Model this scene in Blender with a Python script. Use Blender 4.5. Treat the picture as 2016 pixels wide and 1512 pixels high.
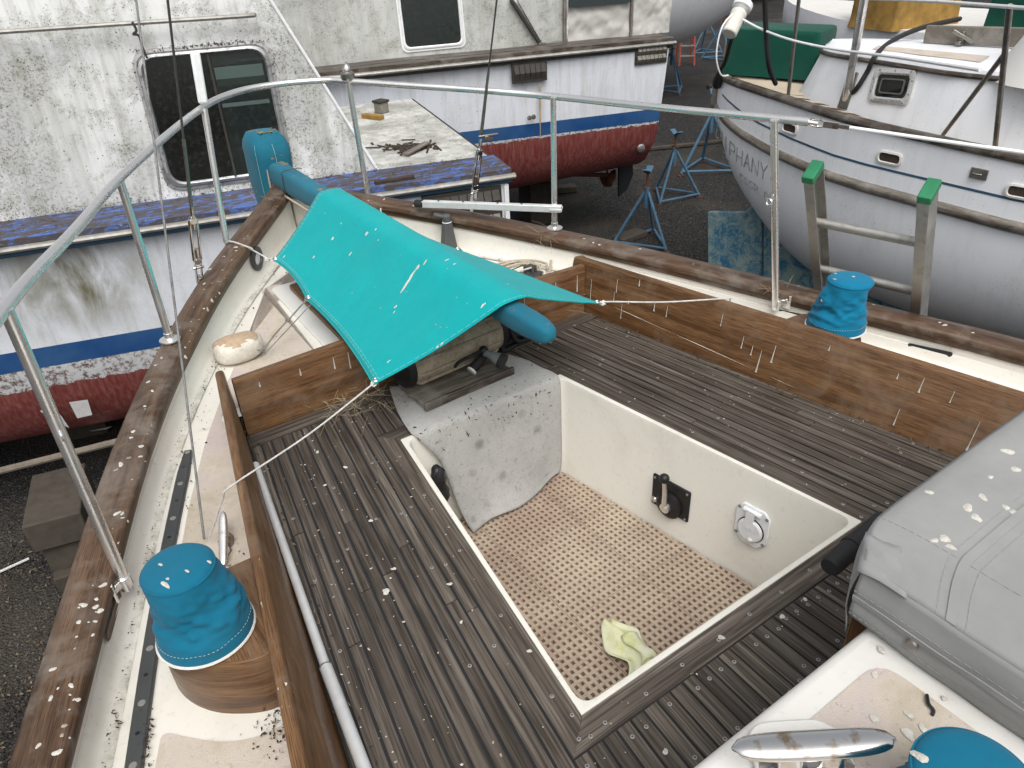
import bpy, bmesh, math, random
import numpy as np
from mathutils import Vector, Matrix, noise as mnoise
from mathutils.bvhtree import BVHTree

for _o in list(bpy.data.objects): bpy.data.objects.remove(_o, do_unlink=True)
SC = bpy.context.scene
COL = SC.collection
V = Vector
rnd = random.Random(7)

# ---------------------------------------------------------------- camera
GROUND = -2.4
F_PX = 1480.8                                  # focal length in pixels of the 2016 px wide photograph
YAW, PITCH, ROLL = .5843, .5533, -.0478
CAM = np.array([-1.2155, -1.6133, 1.55])
_f = np.array([math.sin(YAW)*math.cos(PITCH), math.cos(YAW)*math.cos(PITCH), -math.sin(PITCH)])
_r0 = np.array([math.cos(YAW), -math.sin(YAW), 0.]); _u0 = np.cross(_r0, _f)
_r = _r0*math.cos(ROLL)+_u0*math.sin(ROLL); _u = _u0*math.cos(ROLL)-_r0*math.sin(ROLL)
cam_data = bpy.data.cameras.new('camera'); cam = bpy.data.objects.new('camera', cam_data); COL.objects.link(cam)
cam_data.sensor_width = 36.0; cam_data.lens = F_PX/2016*36.0
cam_data.clip_start = .02; cam_data.clip_end = 900
cam.matrix_world = Matrix(((_r[0], _u[0], -_f[0], CAM[0]), (_r[1], _u[1], -_f[1], CAM[1]), (_r[2], _u[2], -_f[2], CAM[2]), (0, 0, 0, 1)))
SC.camera = cam

# ---------------------------------------------------------------- sky, sun, exposure (bright overcast)
SUN_EL, SUN_AZ = math.radians(58), math.radians(205)     # azimuth measured from +y towards +x
world = bpy.data.worlds.new('World'); SC.world = world; world.use_nodes = True
wn = world.node_tree.nodes; wl = world.node_tree.links
for _n in list(wn): wn.remove(_n)
sky = wn.new('ShaderNodeTexSky'); sky.sky_type = 'NISHITA'; sky.sun_disc = False
sky.sun_elevation = SUN_EL; sky.sun_rotation = SUN_AZ
sky.air_density = 1.0; sky.dust_density = 7.0; sky.ozone_density = 1.0
hs = wn.new('ShaderNodeHueSaturation'); hs.inputs['Saturation'].default_value = .22
bg = wn.new('ShaderNodeBackground'); bg.inputs['Strength'].default_value = .15
wo = wn.new('ShaderNodeOutputWorld')
wl.new(sky.outputs[0], hs.inputs['Color']); wl.new(hs.outputs[0], bg.inputs['Color']); wl.new(bg.outputs[0], wo.inputs['Surface'])
sun_data = bpy.data.lights.new('sun', 'SUN'); sun = bpy.data.objects.new('sun', sun_data); COL.objects.link(sun)
sun_data.energy = .55; sun_data.angle = math.radians(40); sun_data.color = (1.0, .97, .93)
_sd = Vector((math.sin(SUN_AZ)*math.cos(SUN_EL), math.cos(SUN_AZ)*math.cos(SUN_EL), math.sin(SUN_EL)))
sun.rotation_euler = _sd.to_track_quat('Z', 'Y').to_euler()
sun.location = (0, 0, 30)
SC.view_settings.view_transform = 'Standard'; SC.view_settings.look = 'None'
SC.view_settings.gamma = 1.0; SC.view_settings.use_curve_mapping = False
SC.view_settings.exposure = 0.24
SC.render.engine = 'CYCLES'

# ---------------------------------------------------------------- geometry helpers
def ray(px, py): return _f+_r*(px-1008)/F_PX-_u*(py-756)/F_PX
def atz(px, py, z): d = ray(px, py); return V(CAM+d*((z-CAM[2])/d[2]))
def atx(px, py, x): d = ray(px, py); return V(CAM+d*((x-CAM[0])/d[0]))
def aty(px, py, y): d = ray(px, py); return V(CAM+d*((y-CAM[1])/d[1]))
def atplane(px, py, p, n):
    d = ray(px, py); n = np.array(n, float); return V(CAM+d*(((np.array(p)-CAM)@n)/(d@n)))
def lerp(a, b, t): return a+(b-a)*t
def interp(x, xs, ys): return float(np.interp(x, xs, ys))
def hit(bvh, px, py):
    d = V(ray(px, py)).normalized(); h = bvh.ray_cast(V(CAM), d)
    return (h[0], h[1]) if h[0] is not None else (None, None)
def nz(p, s=1.0, seed=0.0): return mnoise.noise(V((p[0]*s+seed, p[1]*s-seed, p[2]*s+.37*seed)))

class MB:
    """collects faces; build() links them as ONE mesh object"""
    def __init__(s): s.v = []; s.f = []; s.uv = []; s.m = []; s.mi = 0
    def face(s, idx, uv=None): s.f.append(tuple(idx)); s.uv.append(uv); s.m.append(s.mi)
    def add(s, p): s.v.append(tuple(p)); return len(s.v)-1
    def poly(s, pts): i = [s.add(p) for p in pts]; s.face(i)
    def box(s, c, size, R=None):
        c = V(c); h = [x/2 for x in size]; ids = []
        for dx in (-1, 1):
            for dy in (-1, 1):
                for dz in (-1, 1):
                    q = V((dx*h[0], dy*h[1], dz*h[2]))
                    if R is not None: q = R @ q
                    ids.append(s.add(c+q))
        for q in ((0, 1, 3, 2), (4, 6, 7, 5), (0, 4, 5, 1), (2, 3, 7, 6), (0, 2, 6, 4), (1, 5, 7, 3)): s.face([ids[k] for k in q])
        return s
    def bar(s, a, b, w, h, up=(0, 0, 1)):
        a = V(a); b = V(b); x = (b-a); L = x.length; x.normalize(); z = V(up); y = z.cross(x)
        if y.length < 1e-4: y = V((0, 1, 0)).cross(x)
        y.normalize(); z = x.cross(y)
        return s.box((a+b)/2, (L, w, h), Matrix((x, y, z)).transposed())
    def rings(s, rings, closed=False, caps=True, wrap=True):
        """loft a list of loops of equal length"""
        n = len(rings[0]); base = len(s.v)
        for r in rings:
            for p in r: s.v.append(tuple(p))
        L = [0.0]
        for i in range(1, len(rings)): L.append(L[-1]+(V(rings[i][0])-V(rings[i-1][0])).length)
        P = [0.0]
        for k in range(1, n+1): P.append(P[-1]+(V(rings[len(rings)//2][k % n])-V(rings[len(rings)//2][k-1])).length)
        m = len(rings); kk = n if wrap else n-1
        for i in range(m if closed else m-1):
            j = (i+1) % m
            for k in range(kk):
                k2 = (k+1) % n
                lj = L[j] if j else L[-1]+.1
                s.face((base+i*n+k, base+i*n+k2, base+j*n+k2, base+j*n+k), ((L[i], P[k]), (L[i], P[k+1]), (lj, P[k+1]), (lj, P[k])))
        if caps and not closed and wrap:
            s.face([base+k for k in reversed(range(n))]); s.face([base+(m-1)*n+k for k in range(n)])
        return s
    def tube(s, pts, r, n=8, closed=False, caps=True):
        pts = [V(p) for p in pts]; m = len(pts); rs = r if isinstance(r, (list, tuple)) else [r]*m
        T = []
        for i in range(m):
            a = pts[(i-1) % m] if (closed or i) else pts[0]; b = pts[(i+1) % m] if (closed or i < m-1) else pts[-1]
            t = b-a; T.append(t.normalized() if t.length > 1e-9 else V((0, 0, 1)))
        nrm = T[0].orthogonal().normalized(); R = []
        for i in range(m):
            nrm = nrm-T[i]*nrm.dot(T[i])
            nrm = nrm.normalized() if nrm.length > 1e-6 else T[i].orthogonal().normalized()
            bi = T[i].cross(nrm)
            R.append([pts[i]+(nrm*math.cos(2*math.pi*k/n)+bi*math.sin(2*math.pi*k/n))*rs[i] for k in range(n)])
        return s.rings(R, closed, caps)
    def lathe(s, c, axis, prof, n=24, ph=0.0):
        c = V(c); ax = V(axis).normalized(); a = ax.orthogonal().normalized()
        if abs(ax.z) > .99: a = V((1, 0, 0))
        b = ax.cross(a)
        return s.rings([[c+ax*h+(a*math.cos(ph+2*math.pi*k/n)+b*math.sin(ph+2*math.pi*k/n))*max(r, 1e-4) for k in range(n)] for r, h in prof])
    def grid(s, rows): return s.rings(rows, wrap=False, caps=False)
    def ball(s, c, rx, ry, rz, n=16, m=10, fn=None):
        c = V(c); R = []
        for i in range(1, m):
            th = math.pi*i/m
            loop = []
            for k in range(n):
                ph = 2*math.pi*k/n
                q = V((math.sin(th)*math.cos(ph), math.sin(th)*math.sin(ph), -math.cos(th)))
                if fn: q = fn(q)
                loop.append(c+V((q.x*rx, q.y*ry, q.z*rz)))
            R.append(loop)
        return s.rings(R)
    def bvh(s): return BVHTree.FromPolygons([V(p) for p in s.v], s.f)
    def build(s, name, mats, parent=None, smooth=35, bevel=None, bseg=2, solid=None, sub=0, kind=None, grain=None, origin=None, label=None):
        me = bpy.data.meshes.new(name)
        vs = s.v if origin is None else [tuple(V(p)-V(origin)) for p in s.v]
        me.from_pydata(vs, [], s.f)
        if not isinstance(mats, (list, tuple)): mats = [mats]
        for m in mats: me.materials.append(m)
        me.polygons.foreach_set('material_index', s.m)
        if grain is not None or any(u is not None for u in s.uv):
            swap = grain == 'swap'; grain = None if swap else grain
            uvl = me.uv_layers.new(name='UVMap'); g = V(grain if grain is not None else (0, 1, 0)).normalized()
            a = g.cross(V((0, 0, 1))); a = a.normalized() if a.length > .2 else V((1, 0, 0)); b = g.cross(a)
            for pi, p in enumerate(me.polygons):
                u = s.uv[pi] if grain is None else None
                for k, li in enumerate(p.loop_indices):
                    if u is not None: uvl.data[li].uv = u[k] if not swap else (u[k][1], u[k][0])
                    else:
                        q = V(s.v[me.loops[li].vertex_index]); uvl.data[li].uv = (q.dot(g), q.dot(a)+.83*q.dot(b))
        me.validate(); me.update()
        if smooth:
            me.polygons.foreach_set('use_smooth', [True]*len(me.polygons)); me.set_sharp_from_angle(angle=math.radians(smooth))
        o = bpy.data.objects.new(name, me); COL.objects.link(o)
        if origin is not None: o.location = origin
        if bevel:
            b = o.modifiers.new('bevel', 'BEVEL'); b.width = bevel; b.segments = bseg; b.limit_method = 'ANGLE'; b.angle_limit = math.radians(40)
        if solid:
            b = o.modifiers.new('solid', 'SOLIDIFY'); b.thickness = solid; b.offset = 0
        if sub:
            b = o.modifiers.new('sub', 'SUBSURF'); b.levels = sub; b.render_levels = sub
        if kind: o['kind'] = kind
        if label: o['label'] = label
        if parent is not None: attach(o, parent)
        return o

ROOTLOC = {}
def attach(o, parent):
    o.parent = parent
    L = ROOTLOC.get(parent.name, V((0, 0, 0)))
    o.matrix_parent_inverse = Matrix.Translation(-L)
    ROOTLOC[o.name] = V(o.location)
def thing(name, label, cat, loc=(0, 0, 0), group=None):
    o = bpy.data.objects.new(name, None); COL.objects.link(o); o.location = loc; o.empty_display_size = .1
    ROOTLOC[o.name] = V(loc)
    return tag(o, label, cat, group)
def tag(o, label, cat, group=None):
    o['label'] = label; o['category'] = cat
    if group: o['group'] = group
    return o
def structure(o): o['kind'] = 'structure'; return o
def copy_thing(root, loc, rotz, label, scale=1.0):
    r = root.copy(); COL.objects.link(r); r.location = loc; r.rotation_euler = (0, 0, rotz); r.scale = (scale,)*3; r['label'] = label
    for ch in list(root.children):
        c = ch.copy(); COL.objects.link(c); c.parent = r; c.matrix_parent_inverse = Matrix()
        for g in ch.children:
            d = g.copy(); COL.objects.link(d); d.parent = c; d.matrix_parent_inverse = Matrix()
    return r
def smooth_path(pts, k=6):
    """Catmull-Rom through the points"""
    P = [V(p) for p in pts]; out = []
    for i in range(len(P)-1):
        a = P[max(i-1, 0)]; b = P[i]; c = P[i+1]; d = P[min(i+2, len(P)-1)]
        for j in range(k):
            t = j/k
            out.append(.5*((2*b)+(c-a)*t+(2*a-5*b+4*c-d)*t*t+(3*b-a-3*c+d)*t**3))
    out.append(P[-1]); return out
def sag(a, b, s, n=10):
    a = V(a); b = V(b); return [lerp(a, b, i/n)-V((0, 0, 4*s*(i/n)*(1-i/n))) for i in range(n+1)]
def splat(mb, p, nrm, size, elong=1.0, dirv=None, rg=rnd, h=.0012, n=9):
    """one irregular dried dropping lying on a surface"""
    nrm = V(nrm).normalized(); p = V(p)
    a = V(dirv) if dirv is not None else nrm.orthogonal()
    a = a-nrm*a.dot(nrm)
    if a.length < 1e-5: a = nrm.orthogonal()
    a.normalize(); b = nrm.cross(a)
    if dirv is None:
        t = rg.uniform(0, 6.28); a, b = a*math.cos(t)+b*math.sin(t), b*math.cos(t)-a*math.sin(t)
    c = mb.add(p+nrm*h*1.5); ring = []; ph = rg.uniform(0, 6); n = max(n, 11) if size > .004 else 7
    for k in range(n):
        t = 2*math.pi*k/n; rr = size*(1+.22*math.sin(2*t+ph)+.12*math.sin(3*t+ph*2))*rg.uniform(.9, 1.1)
        ring.append(mb.add(p+nrm*h*.55+a*math.cos(t)*rr*elong+b*math.sin(t)*rr))
    for k in range(n): mb.face((c, ring[k], ring[(k+1) % n]))
    if size > .0075 and rg.random() < .35:
        for _ in range(rg.randint(2, 5)):
            t = rg.uniform(0, 6.28); L = size*rg.uniform(1.3, 2.3); w = size*rg.uniform(.05, .09)
            d = a*math.cos(t)+b*math.sin(t); e = nrm.cross(d)
            mb.poly([p+nrm*h+e*w, p+nrm*h-e*w, p+nrm*h*.8+d*L])
def flake(mb, p, nrm, L, w, rg=rnd, lift=.004):
    nrm = V(nrm).normalized(); p = V(p); a = nrm.orthogonal().normalized(); b = nrm.cross(a); t = rg.uniform(0, 6.28)
    d = a*math.cos(t)+b*math.sin(t); e = nrm.cross(d)
    q = p+nrm*lift*rg.uniform(.3, 1)
    mb.poly([q-d*L-e*w*.3, q+e*-w+nrm*lift*rg.uniform(0, 1), q+d*L*rg.uniform(.7, 1.1)+nrm*lift*rg.uniform(0, 1), q+e*w])
# ---------------------------------------------------------------- procedural materials
class NT:
    def __init__(s, name):
        s.mat = bpy.data.materials.new(name); s.mat.use_nodes = True; s.t = s.mat.node_tree; s.t.nodes.clear(); s._c = {}
    def n(s, typ, **kw):
        x = s.t.nodes.new(typ)
        for k, v in kw.items(): setattr(x, k, v)
        return x
    def lk(s, a, b): s.t.links.new(a, b)
    def put(s, sock, v):
        if hasattr(v, 'is_linked') or hasattr(v, 'links'): s.lk(v, sock)
        else:
            if sock.type == 'RGBA' and len(v) == 3: v = (*v, 1)
            sock.default_value = v
    def co(s, which='Object', scale=None, rot=None):
        if which not in s._c: s._c[which] = s.n('ShaderNodeTexCoord').outputs[which]
        o = s._c[which]
        if scale is not None or rot is not None:
            m = s.n('ShaderNodeMapping'); s.lk(o, m.inputs['Vector'])
            if scale is not None: m.inputs['Scale'].default_value = scale if hasattr(scale, '__len__') else (scale,)*3
            if rot is not None: m.inputs['Rotation'].default_value = rot
            o = m.outputs[0]
        return o
    def noise(s, scale, detail=3, rough=.55, vec=None, dist=0.0, col=False):
        x = s.n('ShaderNodeTexNoise'); x.inputs['Scale'].default_value = scale; x.inputs['Detail'].default_value = detail
        x.inputs['Roughness'].default_value = rough; x.inputs['Distortion'].default_value = dist
        s.lk(vec if vec is not None else s.co(), x.inputs['Vector']); return x.outputs[1 if col else 0]
    def voro(s, scale, vec=None, feature='F1', out='Distance', rand=1.0):
        x = s.n('ShaderNodeTexVoronoi', feature=feature); x.inputs['Scale'].default_value = scale; x.inputs['Randomness'].default_value = rand
        s.lk(vec if vec is not None else s.co(), x.inputs['Vector']); return x.outputs[out]
    def ramp(s, fac, stops, interp='LINEAR'):
        x = s.n('ShaderNodeValToRGB'); x.color_ramp.interpolation = interp; e = x.color_ramp.elements
        while len(e) < len(stops): e.new(.5)
        for k, (p, c) in enumerate(stops):
            e[k].position = p
            c = (c, c, c) if not hasattr(c, '__len__') else c
            e[k].color = (*c, 1)
        s.lk(fac, x.inputs[0]); return x.outputs[0]
    def mix(s, fac, a, b, mode='MIX'):
        x = s.n('ShaderNodeMix', data_type='RGBA', blend_type=mode); x.clamp_factor = True
        s.put(x.inputs['Factor'], fac); s.put(x.inputs[6], a); s.put(x.inputs[7], b); return x.outputs[2]
    def math(s, op, a, b=None, clamp=False):
        x = s.n('ShaderNodeMath', operation=op); x.use_clamp = clamp; s.put(x.inputs[0], a)
        if b is not None: s.put(x.inputs[1], b)
        return x.outputs[0]
    def sep(s, v):
        x = s.n('ShaderNodeSeparateXYZ'); s.lk(v, x.inputs[0]); return x.outputs
    def rand(s): return s.n('ShaderNodeObjectInfo').outputs['Random']
    def near(s, p, r):
        """mask that falls from 1 at object-space point p to 0 at radius r (a stain with a place of its own)"""
        x = s.n('ShaderNodeVectorMath', operation='DISTANCE'); s.lk(s.co(), x.inputs[0]); x.inputs[1].default_value = p
        m = s.n('ShaderNodeMapRange'); m.inputs[1].default_value = r; m.inputs[2].default_value = 0; s.lk(x.outputs['Value'], m.inputs[0]); return m.outputs[0]
    def bump(s, h, strength=.3, dist=.01, normal=None):
        x = s.n('ShaderNodeBump'); x.inputs['Strength'].default_value = strength; x.inputs['Distance'].default_value = dist
        s.lk(h, x.inputs['Height'])
        if normal is not None: s.lk(normal, x.inputs['Normal'])
        return x.outputs[0]
    def out(s, base, rough=.6, metal=0.0, normal=None, spec=.5, coat=0.0, sheen=0.0, trans=0.0, ior=1.45):
        b = s.n('ShaderNodeBsdfPrincipled'); s.put(b.inputs['Base Color'], base); s.put(b.inputs['Roughness'], rough); s.put(b.inputs['Metallic'], metal)
        b.inputs['Specular IOR Level'].default_value = spec; b.inputs['Coat Weight'].default_value = coat; b.inputs['Sheen Weight'].default_value = sheen
        b.inputs['Transmission Weight'].default_value = trans; b.inputs['IOR'].default_value = ior
        if normal is not None: s.lk(normal, b.inputs['Normal'])
        o = s.n('ShaderNodeOutputMaterial'); s.lk(b.outputs[0], o.inputs['Surface']); return s.mat

MT = {}
def plain(name, col, rough=.6, metal=0.0, var=.12, scale=30, bump=.1, spec=.5, coat=0.0):
    t = NT(name); f = t.noise(scale, 4); f2 = t.noise(scale*.13, 3)
    k = t.ramp(t.math('MULTIPLY', t.math('ADD', f, f2), .5), [(.3, tuple(c*(1-var) for c in col)), (.7, tuple(min(1, c*(1+var)) for c in col))])
    MT[name] = t.out(k, rough, metal, t.bump(f, bump, .004), spec, coat); return MT[name]

def teak_old(name, dark, light, grey, u_scale=1.0):
    """weathered bare teak: long grain, silvered streaks, per-plank tone"""
    t = NT(name); uv = t.co('UV')
    x = t.sep(uv); r = t.rand()
    off = t.math('MULTIPLY', r, 37.0)
    cmb = t.n('ShaderNodeCombineXYZ'); t.lk(t.math('ADD', t.math('MULTIPLY', x[0], 1.3*u_scale), off), cmb.inputs[0]); t.lk(t.math('MULTIPLY', x[1], 55.0), cmb.inputs[1]); t.lk(off, cmb.inputs[2])
    g = t.noise(1.0, 4, .6, cmb.outputs[0], .3)
    cm2 = t.n('ShaderNodeCombineXYZ'); t.lk(t.math('ADD', t.math('MULTIPLY', x[0], 4.0), off), cm2.inputs[0]); t.lk(t.math('MULTIPLY', x[1], 170.0), cm2.inputs[1]); t.lk(off, cm2.inputs[2])
    g2 = t.noise(1.0, 3, .6, cm2.outputs[0])
    c = t.ramp(g, [(.33, dark), (.5, light), (.7, grey)])
    c = t.mix(t.ramp(g2, [(.46, 0.0), (.58, .7)]), c, tuple(.42*q for q in dark))
    tone = t.ramp(r, [(0, .72), (.5, .95), (1, 1.12)])
    c = t.mix(1.0, c, tone, 'MULTIPLY')
    pat = t.noise(4.5, 3, .6)
    c = t.mix(t.ramp(pat, [(.5, 0.0), (.75, .18)]), c, grey)
    MT[name] = t.out(c, t.ramp(g, [(.3, .55), (.7, .8)]), 0, t.bump(t.math('ADD', g, t.math('MULTIPLY', g2, .7)), .55, .003), .35); return MT[name]
teak_old('deck_teak', (.056, .044, .034), (.106, .088, .071), (.178, .156, .131))

def teak_oiled(name, a, b, c_, wear, wearamt, coat=.15):
    t = NT(name); x = t.sep(t.co('UV')); r = t.math('MULTIPLY', t.rand(), 11.0)
    cmb = t.n('ShaderNodeCombineXYZ'); t.lk(t.math('ADD', t.math('MULTIPLY', x[0], 1.6), r), cmb.inputs[0]); t.lk(t.math('MULTIPLY', x[1], 26.0), cmb.inputs[1])
    g = t.noise(1.0, 6, .62, cmb.outputs[0], 1.1)
    cm2 = t.n('ShaderNodeCombineXYZ'); t.lk(t.math('MULTIPLY', x[0], 14.0), cm2.inputs[0]); t.lk(t.math('MULTIPLY', x[1], 420.0), cm2.inputs[1])
    g2 = t.noise(1.0, 2, .5, cm2.outputs[0])
    c = t.ramp(g, [(.36, a), (.5, b), (.65, c_)])
    c = t.mix(t.ramp(g2, [(.47, 0.0), (.62, .7)]), c, tuple(.45*q for q in a))
    w = t.noise(5.0, 5, .68, None, .4)
    w2 = t.math('MULTIPLY', t.ramp(w, [(.48, 0.0), (.66, 1.0)]), t.ramp(g2, [(.3, .35), (.6, 1.0)]))
    c = t.mix(t.math('MULTIPLY', w2, wearamt), c, wear)
    MT[name] = t.out(c, t.mix(w2, (.42,)*3, (.72,)*3), 0, t.bump(t.math('ADD', g, g2), .22, .002), .4, coat); return MT[name]
teak_oiled('coaming_teak', (.09, .042, .017), (.158, .079, .033), (.212, .116, .052), (.24, .175, .12), .5)
teak_oiled('cap_teak', (.05, .028, .016), (.098, .057, .033), (.15, .09, .053), (.2, .17, .142), 1.0, .02)
teak_oiled('grey_wood', (.09, .075, .06), (.17, .15, .125), (.27, .245, .21), (.33, .31, .28), .7, 0)
teak_oiled('dark_wood', (.035, .027, .021), (.075, .06, .048), (.13, .112, .093), (.2, .185, .165), .8, 0)

def gelcoat(name, col, dirt=(.36, .33, .25), amt=.35, scale=1.0):
    t = NT(name); a = t.noise(3.2*scale, 6, .66, None, .3); b = t.noise(60*scale, 4, .7); d = t.noise(1.1*scale, 3)
    c = t.mix(t.math('MULTIPLY', t.ramp(a, [(.5, 0.0), (.78, 1.0)]), amt), col, dirt)
    c = t.mix(t.math('MULTIPLY', t.ramp(b, [(.58, 0.0), (.74, 1.0)]), amt*.7), c, tuple(q*.6 for q in dirt))
    c = t.mix(t.ramp(d, [(.35, .12), (.65, 0.0)]), c, tuple(q*.72 for q in col))
    MT[name] = t.out(c, t.ramp(a, [(.3, .32), (.7, .6)]), 0, t.bump(b, .05, .002), .5); return MT[name]
gelcoat('gelcoat', (.74, .72, .65)); gelcoat('gelcoat_white', (.70, .69, .655), amt=.3)
def nonskid():
    t = NT('nonskid'); a = t.noise(5, 5, .65, None, .5); b = t.noise(9, 5, .7); f = t.voro(420)
    c = t.ramp(a, [(.3, (.43, .37, .28)), (.5, (.53, .47, .40)), (.66, (.50, .43, .42)), (.8, (.58, .52, .44))])
    c = t.mix(t.ramp(b, [(.55, 0.0), (.72, .45)]), c, (.62, .58, .52))
    c = t.mix(t.ramp(t.noise(70, 3), [(.6, 0.0), (.7, .35)]), c, (.25, .2, .15))
    MT['nonskid'] = t.out(c, .8, 0, t.bump(f, .4, .002), .3)
nonskid()

def canvas(name, col, fade, weave=900, lichen=0.0, rough=.85):
    t = NT(name); a = t.noise(4, 4, .6); w1 = t.noise(weave, 1, .5); b = t.noise(26, 4, .65)
    c = t.mix(t.ramp(a, [(.35, 0.0), (.75, .55)]), col, fade)
    c = t.mix(t.ramp(b, [(.45, .0), (.7, .09)]), c, tuple(q*.5 for q in col)); c = t.mix(t.ramp(t.noise(1.8, 5, .7, None, .6), [(.5, .0), (.72, .22)]), c, tuple(.75*q+.03 for q in fade))
    if lichen:
        l = t.noise(14, 5, .7)
        nrm = t.sep(t.n('ShaderNodeNewGeometry').outputs['Normal'])[2]
        up = t.ramp(nrm, [(.55, 0.0), (.95, 1.0)])
        c = t.mix(t.math('MULTIPLY', t.math('MULTIPLY', t.ramp(l, [(.58, 0.0), (.68, 1.0)]), up), lichen), c, (.34, .19, .03))
    MT[name] = t.out(c, rough, 0, t.bump(t.math('ADD', t.math('MULTIPLY', b, .8), t.math('MULTIPLY', w1, .4)), .4, .003), .25, 0, .08); return MT[name]
canvas('tarp', (.0, .33, .345), (.0, .39, .40)); canvas('tiller_canvas', (.008, .13, .2), (.03, .19, .255), lichen=.8)
canvas('winch_canvas', (.002, .125, .215), (.006, .16, .255)); canvas('winch_canvas_light', (.0, .155, .28), (.005, .19, .33))
canvas('grey_canvas', (.26, .265, .26), (.37, .375, .365)); canvas('green_canvas', (.003, .06, .038), (.01, .085, .058)); canvas('vinyl_grey', (.5, .49, .46), (.6, .58, .55))
plain('stitch', (.34, .5, .5), .8); plain('piping', (.65, .64, .6), .7)

def metal(name, col, rough, stain=None, amt=.3):
    t = NT(name); a = t.noise(9, 5, .65); b = t.noise(140, 2)
    c = col
    c = t.mix(t.ramp(a, [(.4, .0), (.75, .25)]), c, tuple(q*.72 for q in col))
    if stain: c = t.mix(t.math('MULTIPLY', t.ramp(t.noise(30, 4), [(.55, 0.0), (.68, 1.0)]), amt), c, stain)
    MT[name] = t.out(c, t.ramp(a, [(.3, rough*.7), (.7, min(1, rough*1.5))]), 1.0 if name != 'stainless' else .9, t.bump(b, .015, .001)); return MT[name]
metal('stainless', (.88, .87, .85), .27, (.4, .33, .25), .06); metal('chrome', (.74, .73, .71), .16, (.35, .21, .08), .75); metal('steel_dull', (.3, .285, .26), .45, (.2, .13, .08), .5)
plain('aluminium', (.66, .67, .67), .42, .3, .12, 40); metal('aluminium_dull', (.47, .46, .43), .55, (.25, .23, .19), .4)
plain('dark_alloy', (.07, .075, .075), .5, .3); plain('black', (.012, .012, .013), .45); plain('black_rubber', (.018, .018, .019), .7); plain('caulk', (.018, .019, .022), .75)
plain('grey_paint', (.085, .09, .088), .55); plain('white_plastic', (.78, .8, .82), .35); plain('cream_plastic', (.66, .65, .58), .5); plain('grey_plastic', (.22, .235, .245), .45)
plain('dropping', (.54, .52, .465), .9, 0, .3, 220, .5); plain('screw_grey', (.36, .355, .34), .5, .3, .2, 90); plain('stitch_grey', (.3, .31, .30), .85); plain('timber_dark', (.055, .046, .036), .9, 0, .4, 14, .5); plain('shade_seam_underlay', (.06, .045, .033), .9, 0, .5, 20); plain('dropping_tan', (.36, .31, .25), .85, 0, .2, 160, .4)
plain('debris', (.045, .032, .022), .9, 0, .5, 60); plain('leaf_litter', (.15, .115, .075), .85, 0, .5, 40); plain('straw', (.32, .26, .17), .8, 0, .3, 40); plain('lichen', (.34, .2, .03), .9)
plain('rope_white', (.6, .59, .56), .85, 0, .35, 250, .6); plain('rope_grey', (.2, .2, .195), .85, 0, .6, 260, .6); plain('rope_green', (.01, .12, .09), .8); plain('rope_yellow', (.52, .45, .2), .85, 0, .25, 200, .6); plain('wire', (.12, .115, .105), .5, .6)
plain('hose_tan', (.46, .39, .3), .6); plain('foam_white', (.66, .62, .54), .85, 0, .2, 60, .5); plain('foam_tan', (.46, .34, .23), .9, 0, .25, 60, .6)
plain('rust_wash', (.36, .27, .17), .8, 0, .45, 14); plain('stand_blue', (.06, .135, .21), .6, 0, .35, 22); plain('rust', (.12, .045, .025), .85, 0, .5, 60, .5); plain('stand_red', (.33, .06, .035), .6, 0, .3, 20)
plain('green_cap', (.025, .2, .09), .5, 0, .2, 25); plain('timber', (.19, .165, .13), .85, 0, .3, 20, .4); plain('dark_trim', (.04, .036, .03), .8, 0, .4, 20, .3)
plain('rub_metal', (.36, .35, .32), .5, .5, .4, 18); plain('louvre', (.055, .05, .043), .6, 0, .35, 30); plain('louvre_pale', (.2, .185, .155), .7, 0, .35, 30)
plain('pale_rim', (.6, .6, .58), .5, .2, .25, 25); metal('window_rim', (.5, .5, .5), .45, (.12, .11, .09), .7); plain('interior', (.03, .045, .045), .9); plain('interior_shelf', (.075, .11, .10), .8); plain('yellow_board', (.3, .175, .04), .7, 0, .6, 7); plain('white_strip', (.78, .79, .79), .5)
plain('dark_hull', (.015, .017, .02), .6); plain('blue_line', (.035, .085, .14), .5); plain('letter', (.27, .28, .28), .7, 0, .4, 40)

def glass(name, tint):
    t = NT(name); tr = t.n('ShaderNodeBsdfTransparent'); tr.inputs[0].default_value = (*tint, 1)
    gl = t.n('ShaderNodeBsdfGlossy'); gl.inputs['Roughness'].default_value = .06; gl.inputs['Color'].default_value = (.8, .85, .85, 1)
    df = t.n('ShaderNodeBsdfDiffuse'); df.inputs[0].default_value = (.14, .14, .13, 1)
    dm = t.n('ShaderNodeMixShader'); t.lk(t.ramp(t.noise(30, 6, .8), [(.5, .06), (.8, .3)]), dm.inputs[0]); t.lk(tr.outputs[0], dm.inputs[1]); t.lk(df.outputs[0], dm.inputs[2])
    fr = t.n('ShaderNodeFresnel'); fr.inputs[0].default_value = 1.5
    mx = t.n('ShaderNodeMixShader'); t.lk(fr.outputs[0], mx.inputs[0]); t.lk(dm.outputs[0], mx.inputs[1]); t.lk(gl.outputs[0], mx.inputs[2])
    o = t.n('ShaderNodeOutputMaterial'); t.lk(mx.outputs[0], o.inputs['Surface']); MT[name] = t.mat
glass('window_glass', (.42, .48, .46)); glass('window_dark', (.18, .19, .2))

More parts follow.
